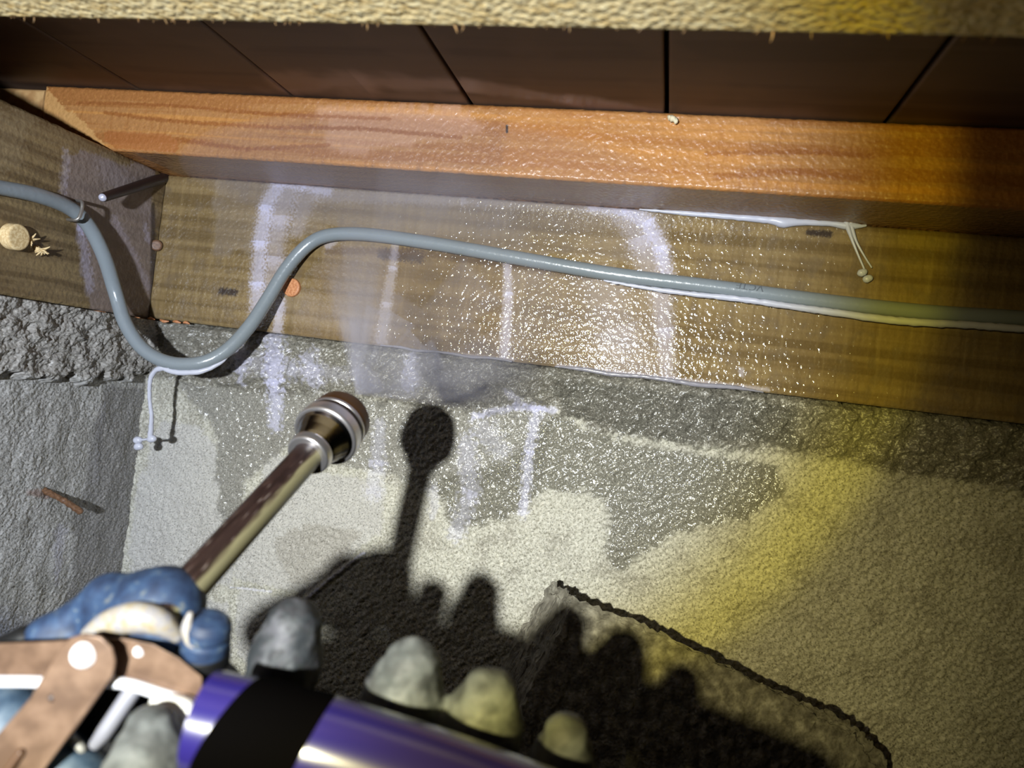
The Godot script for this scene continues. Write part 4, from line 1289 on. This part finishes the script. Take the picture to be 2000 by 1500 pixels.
	var lever := [Vector3(-0.1681, 0.3052, 0.2934), Vector3(-0.1654, 0.3077, 0.2928), Vector3(-0.1614, 0.3095, 0.2919), Vector3(-0.1568, 0.3092, 0.2909), Vector3(-0.1531, 0.3065, 0.2901), Vector3(-0.1514, 0.3024, 0.2898), Vector3(-0.1517, 0.298, 0.2898), Vector3(-0.154, 0.2929, 0.2909), Vector3(-0.159, 0.2818, 0.2935), Vector3(-0.1649, 0.27, 0.2968), Vector3(-0.1706, 0.2582, 0.3001), Vector3(-0.1825, 0.2475, 0.3027), Vector3(-0.1884, 0.2589, 0.3039), Vector3(-0.1819, 0.2751, 0.3005), Vector3(-0.1739, 0.2889, 0.2962)]
	obj("trigger_lever", plate(lever, n * 1.3, 0.0010), bronze, g)
	obj("lever_groove", tube([Vector3(-0.1726, 0.2737, 0.2987), Vector3(-0.1779, 0.2613, 0.3022)], [0.0012, 0.0012], 10, 0.002), plain(Color(0.36, 0.26, 0.19), 0.5), g)
	obj("dimple", lathe(Vector3(-0.1676, 0.2896, 0.2945), Vector3(-0.1668, 0.2901, 0.2954), [[0.0, 0.0014], [0.0006, 0.0013], [0.0007, 0.0]], 20), plain(Color(0.22, 0.15, 0.12), 0.5), g)
	obj("rivet", lathe(Vector3(-0.1612, 0.3028, 0.2914), Vector3(-0.1538, 0.3072, 0.3), [[0.0, 0.0040], [0.0012, 0.0040], [0.0022, 0.0034], [0.0030, 0.0020], [0.0032, 0.0]], 28), bright, g)
	obj("rivet", lathe(Vector3(-0.1501, 0.3028, 0.2818), Vector3(-0.1435, 0.3071, 0.2906), [[0.0, 0.0018], [0.0009, 0.0016], [0.0013, 0.0]], 20), bright, g)
	# behind the lever: a black plate put in for the shaded interior
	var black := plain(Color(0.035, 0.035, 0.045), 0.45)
	obj("shade_plate", plate([Vector3(-0.1875, 0.2832, 0.2823), Vector3(-0.1653, 0.2877, 0.2774), Vector3(-0.1331, 0.2895, 0.2704), Vector3(-0.1276, 0.2719, 0.2692), Vector3(-0.1223, 0.2427, 0.2681), Vector3(-0.191, 0.2337, 0.283)], n * 1.5), black, g)
	obj("spring_strut", tube([Vector3(-0.1505, 0.2908, 0.2814), Vector3(-0.1563, 0.2773, 0.2847), Vector3(-0.1585, 0.2735, 0.2852)], [0.0028, 0.0026, 0.0020], 14, 0.002), plain(Color(0.60, 0.60, 0.64), 0.4, 0.3), g)
	obj("spring_pin", tube([Vector3(-0.1678, 0.2752, 0.2867), Vector3(-0.1629, 0.271, 0.2856)], [0.0016, 0.0014], 12, 0.002), plain(Color(0.62, 0.61, 0.58), 0.4, 0.3), g)
	var pblue := mottled([Color(0.20, 0.27, 0.34), Color(0.29, 0.36, 0.43), Color(0.42, 0.47, 0.51)], [0.25, 0.55, 0.85], 0.03, 105, 10.0, 0.5)
	tag(obj("lower_body", flesh([[Vector3(-0.2081, 0.2821, 0.2888), Vector3(-0.1898, 0.2717, 0.2858), 0.0100, 0.0110], [Vector3(-0.1898, 0.2717, 0.2858), Vector3(-0.1657, 0.2579, 0.2826), 0.0110, 0.0105]], 0.0016, 0.004), pblue, g), "pale worn blue body behind the lever", "")
	var white := plain(Color(0.88, 0.87, 0.84), 0.45)
	obj("white_tab", tube([Vector3(-0.14, 0.2899, 0.2842), Vector3(-0.1334, 0.2902, 0.2838), Vector3(-0.1291, 0.2888, 0.2834), Vector3(-0.1272, 0.2828, 0.283)], [0.0022, 0.0030, 0.0030, 0.0026], 14, 0.0015), white, g)

	# the purple handle
	var purple := plain(Color(0.16, 0.13, 0.42), 0.24, 0.0, 0.7)
	purple.clearcoat_enabled = true
	purple.clearcoat = 0.6
	purple.clearcoat_roughness = 0.12
	var line := [Vector3(-0.1191, 0.2918, 0.2909), Vector3(-0.1006, 0.2905, 0.2879), Vector3(-0.0825, 0.2889, 0.285), Vector3(-0.0614, 0.286, 0.2815), Vector3(-0.039, 0.2821, 0.2776), Vector3(-0.0064, 0.2755, 0.2726), Vector3(0.0301, 0.2664, 0.2666)]
	obj("handle", tube(line, [0.0141, 0.0143, 0.0145, 0.0143, 0.0141, 0.0137, 0.0135], 44, 0.002, 0.0, false), purple, g)
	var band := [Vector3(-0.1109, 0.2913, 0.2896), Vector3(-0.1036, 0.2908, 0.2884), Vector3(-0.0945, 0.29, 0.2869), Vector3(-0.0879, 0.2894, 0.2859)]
	tag(obj("shadow_band", band_mesh(band, 0.0147), plain(Color(0.016, 0.013, 0.013), 0.9, 0.0, 0.1), g), "dark sleeve standing in for the shadow on the purple handle", "")  # near-black sleeve made to stand in for a cast shadow

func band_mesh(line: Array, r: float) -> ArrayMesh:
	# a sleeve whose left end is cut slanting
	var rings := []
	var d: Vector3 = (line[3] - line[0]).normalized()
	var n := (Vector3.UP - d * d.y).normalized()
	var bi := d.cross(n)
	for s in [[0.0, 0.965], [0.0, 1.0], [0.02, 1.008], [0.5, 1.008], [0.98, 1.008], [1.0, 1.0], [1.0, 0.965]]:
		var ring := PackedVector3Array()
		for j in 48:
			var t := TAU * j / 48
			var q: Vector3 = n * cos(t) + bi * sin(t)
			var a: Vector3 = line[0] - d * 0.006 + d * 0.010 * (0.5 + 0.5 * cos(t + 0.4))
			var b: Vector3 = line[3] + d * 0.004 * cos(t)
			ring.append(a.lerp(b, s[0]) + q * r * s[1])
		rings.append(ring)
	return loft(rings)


# ------------------------------------------------------------------ the gloved hand
func make_hand() -> void:
	var p := thing("person", "hand in a grey rubberised work glove gripping the purple handle from behind, fingertips up", "person", Vector3(-0.0753, 0.2441, 0.266))
	var palm := [Vector3(-0.0952, 0.2403, 0.2734), Vector3(-0.0705, 0.2404, 0.268), Vector3(-0.0456, 0.2389, 0.2626), Vector3(-0.0237, 0.237, 0.2579)]
	var wrist: Vector3 = Vector3(-0.0689, 0.1922, 0.2851)
	var arm: Vector3 = Vector3(-0.0686, 0.1186, 0.2901)
	var f1 := [Vector3(-0.113, 0.31, 0.2548), Vector3(-0.115, 0.2975, 0.2542), Vector3(-0.1162, 0.2782, 0.2545), Vector3(-0.1118, 0.249, 0.2566)]
	var f2 := [Vector3(-0.0693, 0.3062, 0.2566), Vector3(-0.0721, 0.2942, 0.2531), Vector3(-0.0745, 0.2739, 0.2505), Vector3(-0.0756, 0.2492, 0.2528)]
	var f3 := [Vector3(-0.0442, 0.2996, 0.2521), Vector3(-0.0458, 0.2884, 0.2494), Vector3(-0.0465, 0.2683, 0.2465), Vector3(-0.0485, 0.2445, 0.25)]
	var f4 := [Vector3(-0.0185, 0.2908, 0.2476), Vector3(-0.0188, 0.2807, 0.2445), Vector3(-0.0201, 0.2605, 0.2387), Vector3(-0.0246, 0.2413, 0.2478)]
	var bones := []
	var tips := [0.0092, 0.0092, 0.0094, 0.0074]
	var mids := [0.0116, 0.0130, 0.0130, 0.0098]
	var i := 0
	for f in [f1, f2, f3, f4]:
		bones.append([f[0], f[1], tips[i], mids[i]])
		bones.append([f[1], f[2], mids[i], mids[i] * 1.02])
		bones.append([f[2], f[3], mids[i] * 1.02, mids[i]])
		bones.append([f[3], palm[i], mids[i], 0.0125])
		bones.append([palm[i], wrist, 0.0135, 0.022])
		i += 1
	for k in 3:
		bones.append([palm[k], palm[k + 1], 0.0135, 0.0135])
	bones.append([wrist, arm, 0.024, 0.028])
	var tb := [Vector3(-0.0972, 0.2352, 0.2912), Vector3(-0.122, 0.2627, 0.2967), Vector3(-0.1311, 0.278, 0.2966), Vector3(-0.1335, 0.2869, 0.2941)]
	bones.append([wrist, tb[0], 0.022, 0.0165])
	bones.append([tb[0], tb[1], 0.0165, 0.0125])
	bones.append([tb[1], tb[2], 0.0120, 0.0112])
	bones.append([tb[2], tb[3], 0.0112, 0.0076])
	var cr := FastNoiseLite.new()
	cr.seed = 12
	cr.frequency = 0.14
	cr.fractal_octaves = 3
	var dirt := FastNoiseLite.new()
	dirt.seed = 30
	dirt.frequency = 0.11
	dirt.fractal_octaves = 3
	var first: Vector3 = f1[1]
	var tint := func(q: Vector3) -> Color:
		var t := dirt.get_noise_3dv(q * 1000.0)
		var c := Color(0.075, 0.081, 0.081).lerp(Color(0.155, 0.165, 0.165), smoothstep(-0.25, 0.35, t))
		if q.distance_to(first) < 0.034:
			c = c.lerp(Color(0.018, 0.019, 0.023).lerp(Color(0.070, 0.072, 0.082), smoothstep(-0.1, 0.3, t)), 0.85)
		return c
	var rubber := StandardMaterial3D.new()
	rubber.vertex_color_use_as_albedo = true
	rubber.roughness = 0.62
	fine(rubber, ripples(0.05, 16, 3.0, 256), Vector3.ONE * 12.0, 0.7)
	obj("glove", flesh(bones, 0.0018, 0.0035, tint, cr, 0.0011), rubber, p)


# ------------------------------------------------------------------ the mist
func make_mist() -> void:
	var tip: Vector3 = Vector3(-0.1438, 0.3855, 0.1613)
	# it leaves up and to the right, towards the sill
	var d := (Vector3(-0.4204, 0.3576, -0.452) - Vector3(0, 0.4, 0.48)).normalized() * 0.57 + (Vector3(-0.4204, 0.3576, -0.452) - Vector3(-0.4632, 0.2935, -0.4427)).normalized() * 0.82
	d = d.normalized()
	var x := d.cross(Vector3.UP).normalized()
	var z := x.cross(d)
	var sm := thing("spray_mist", "white cone of spray mist fanning from the nozzle tip to the wet sill", "mist", tip)
	sm.set_meta("kind", "stuff")
	# a hollow cone: a dense core at the tip, then jets side by side round the cone
	var jets := [["mist_core", Vector3.ZERO, 0.012, 1.5, 130.0], ["mist_cone", Vector3.ZERO, 0.05, 1.6, 1.5]]
	var rng := RandomNumberGenerator.new()
	rng.seed = 21
	for i in 13:
		var a := TAU * i / 13.0
		var way := (d * 0.80 + (x * cos(a) + z * sin(a)) * 0.60).normalized()
		jets.append(["mist_jet", way, rng.randf_range(0.022, 0.045), 0.34, 20.0])
		jets.append(["mist_jet", way, rng.randf_range(0.050, 0.085), 0.36, 5.0])
		jets.append(["mist_jet", way, rng.randf_range(0.090, 0.125), 0.38, 2.4])
	for k in jets:
		var f := FogVolume.new()
		f.name = k[0]
		f.shape = RenderingServer.FOG_VOLUME_SHAPE_CONE
		var l: float = k[2]
		var ax: Vector3 = d if k[1] == Vector3.ZERO else k[1]
		var ux := ax.cross(Vector3(0.1, 0.2, 1.0)).normalized()
		f.size = Vector3(l * k[3], l, l * k[3])
		f.transform = Transform3D(Basis(ux, -ax, ux.cross(-ax)), ax * l * 0.5)
		var m := FogMaterial.new()
		m.density = k[4]
		m.albedo = Color(0.93, 0.92, 1.0)
		f.material = m
		f.set_meta("kind", "stuff")
		sm.add_child(f, true)
	for k in [[Vector3(-0.1722, 0.5192, 0.06), Vector3(0.32, 0.07, 0.10), 2.6, "pale veil of drifting mist before the orange joist"]]:
		var f := FogVolume.new()
		f.name = numbered("drifting_mist")
		f.shape = RenderingServer.FOG_VOLUME_SHAPE_ELLIPSOID
		f.size = k[1]
		f.position = k[0]
		var m := FogMaterial.new()
		m.density = k[2]
		m.albedo = Color(0.93, 0.92, 1.0)
		f.material = m
		f.set_meta("kind", "stuff")
		f.set_meta("label", k[3])
		f.set_meta("category", "mist")
		add_child(f)
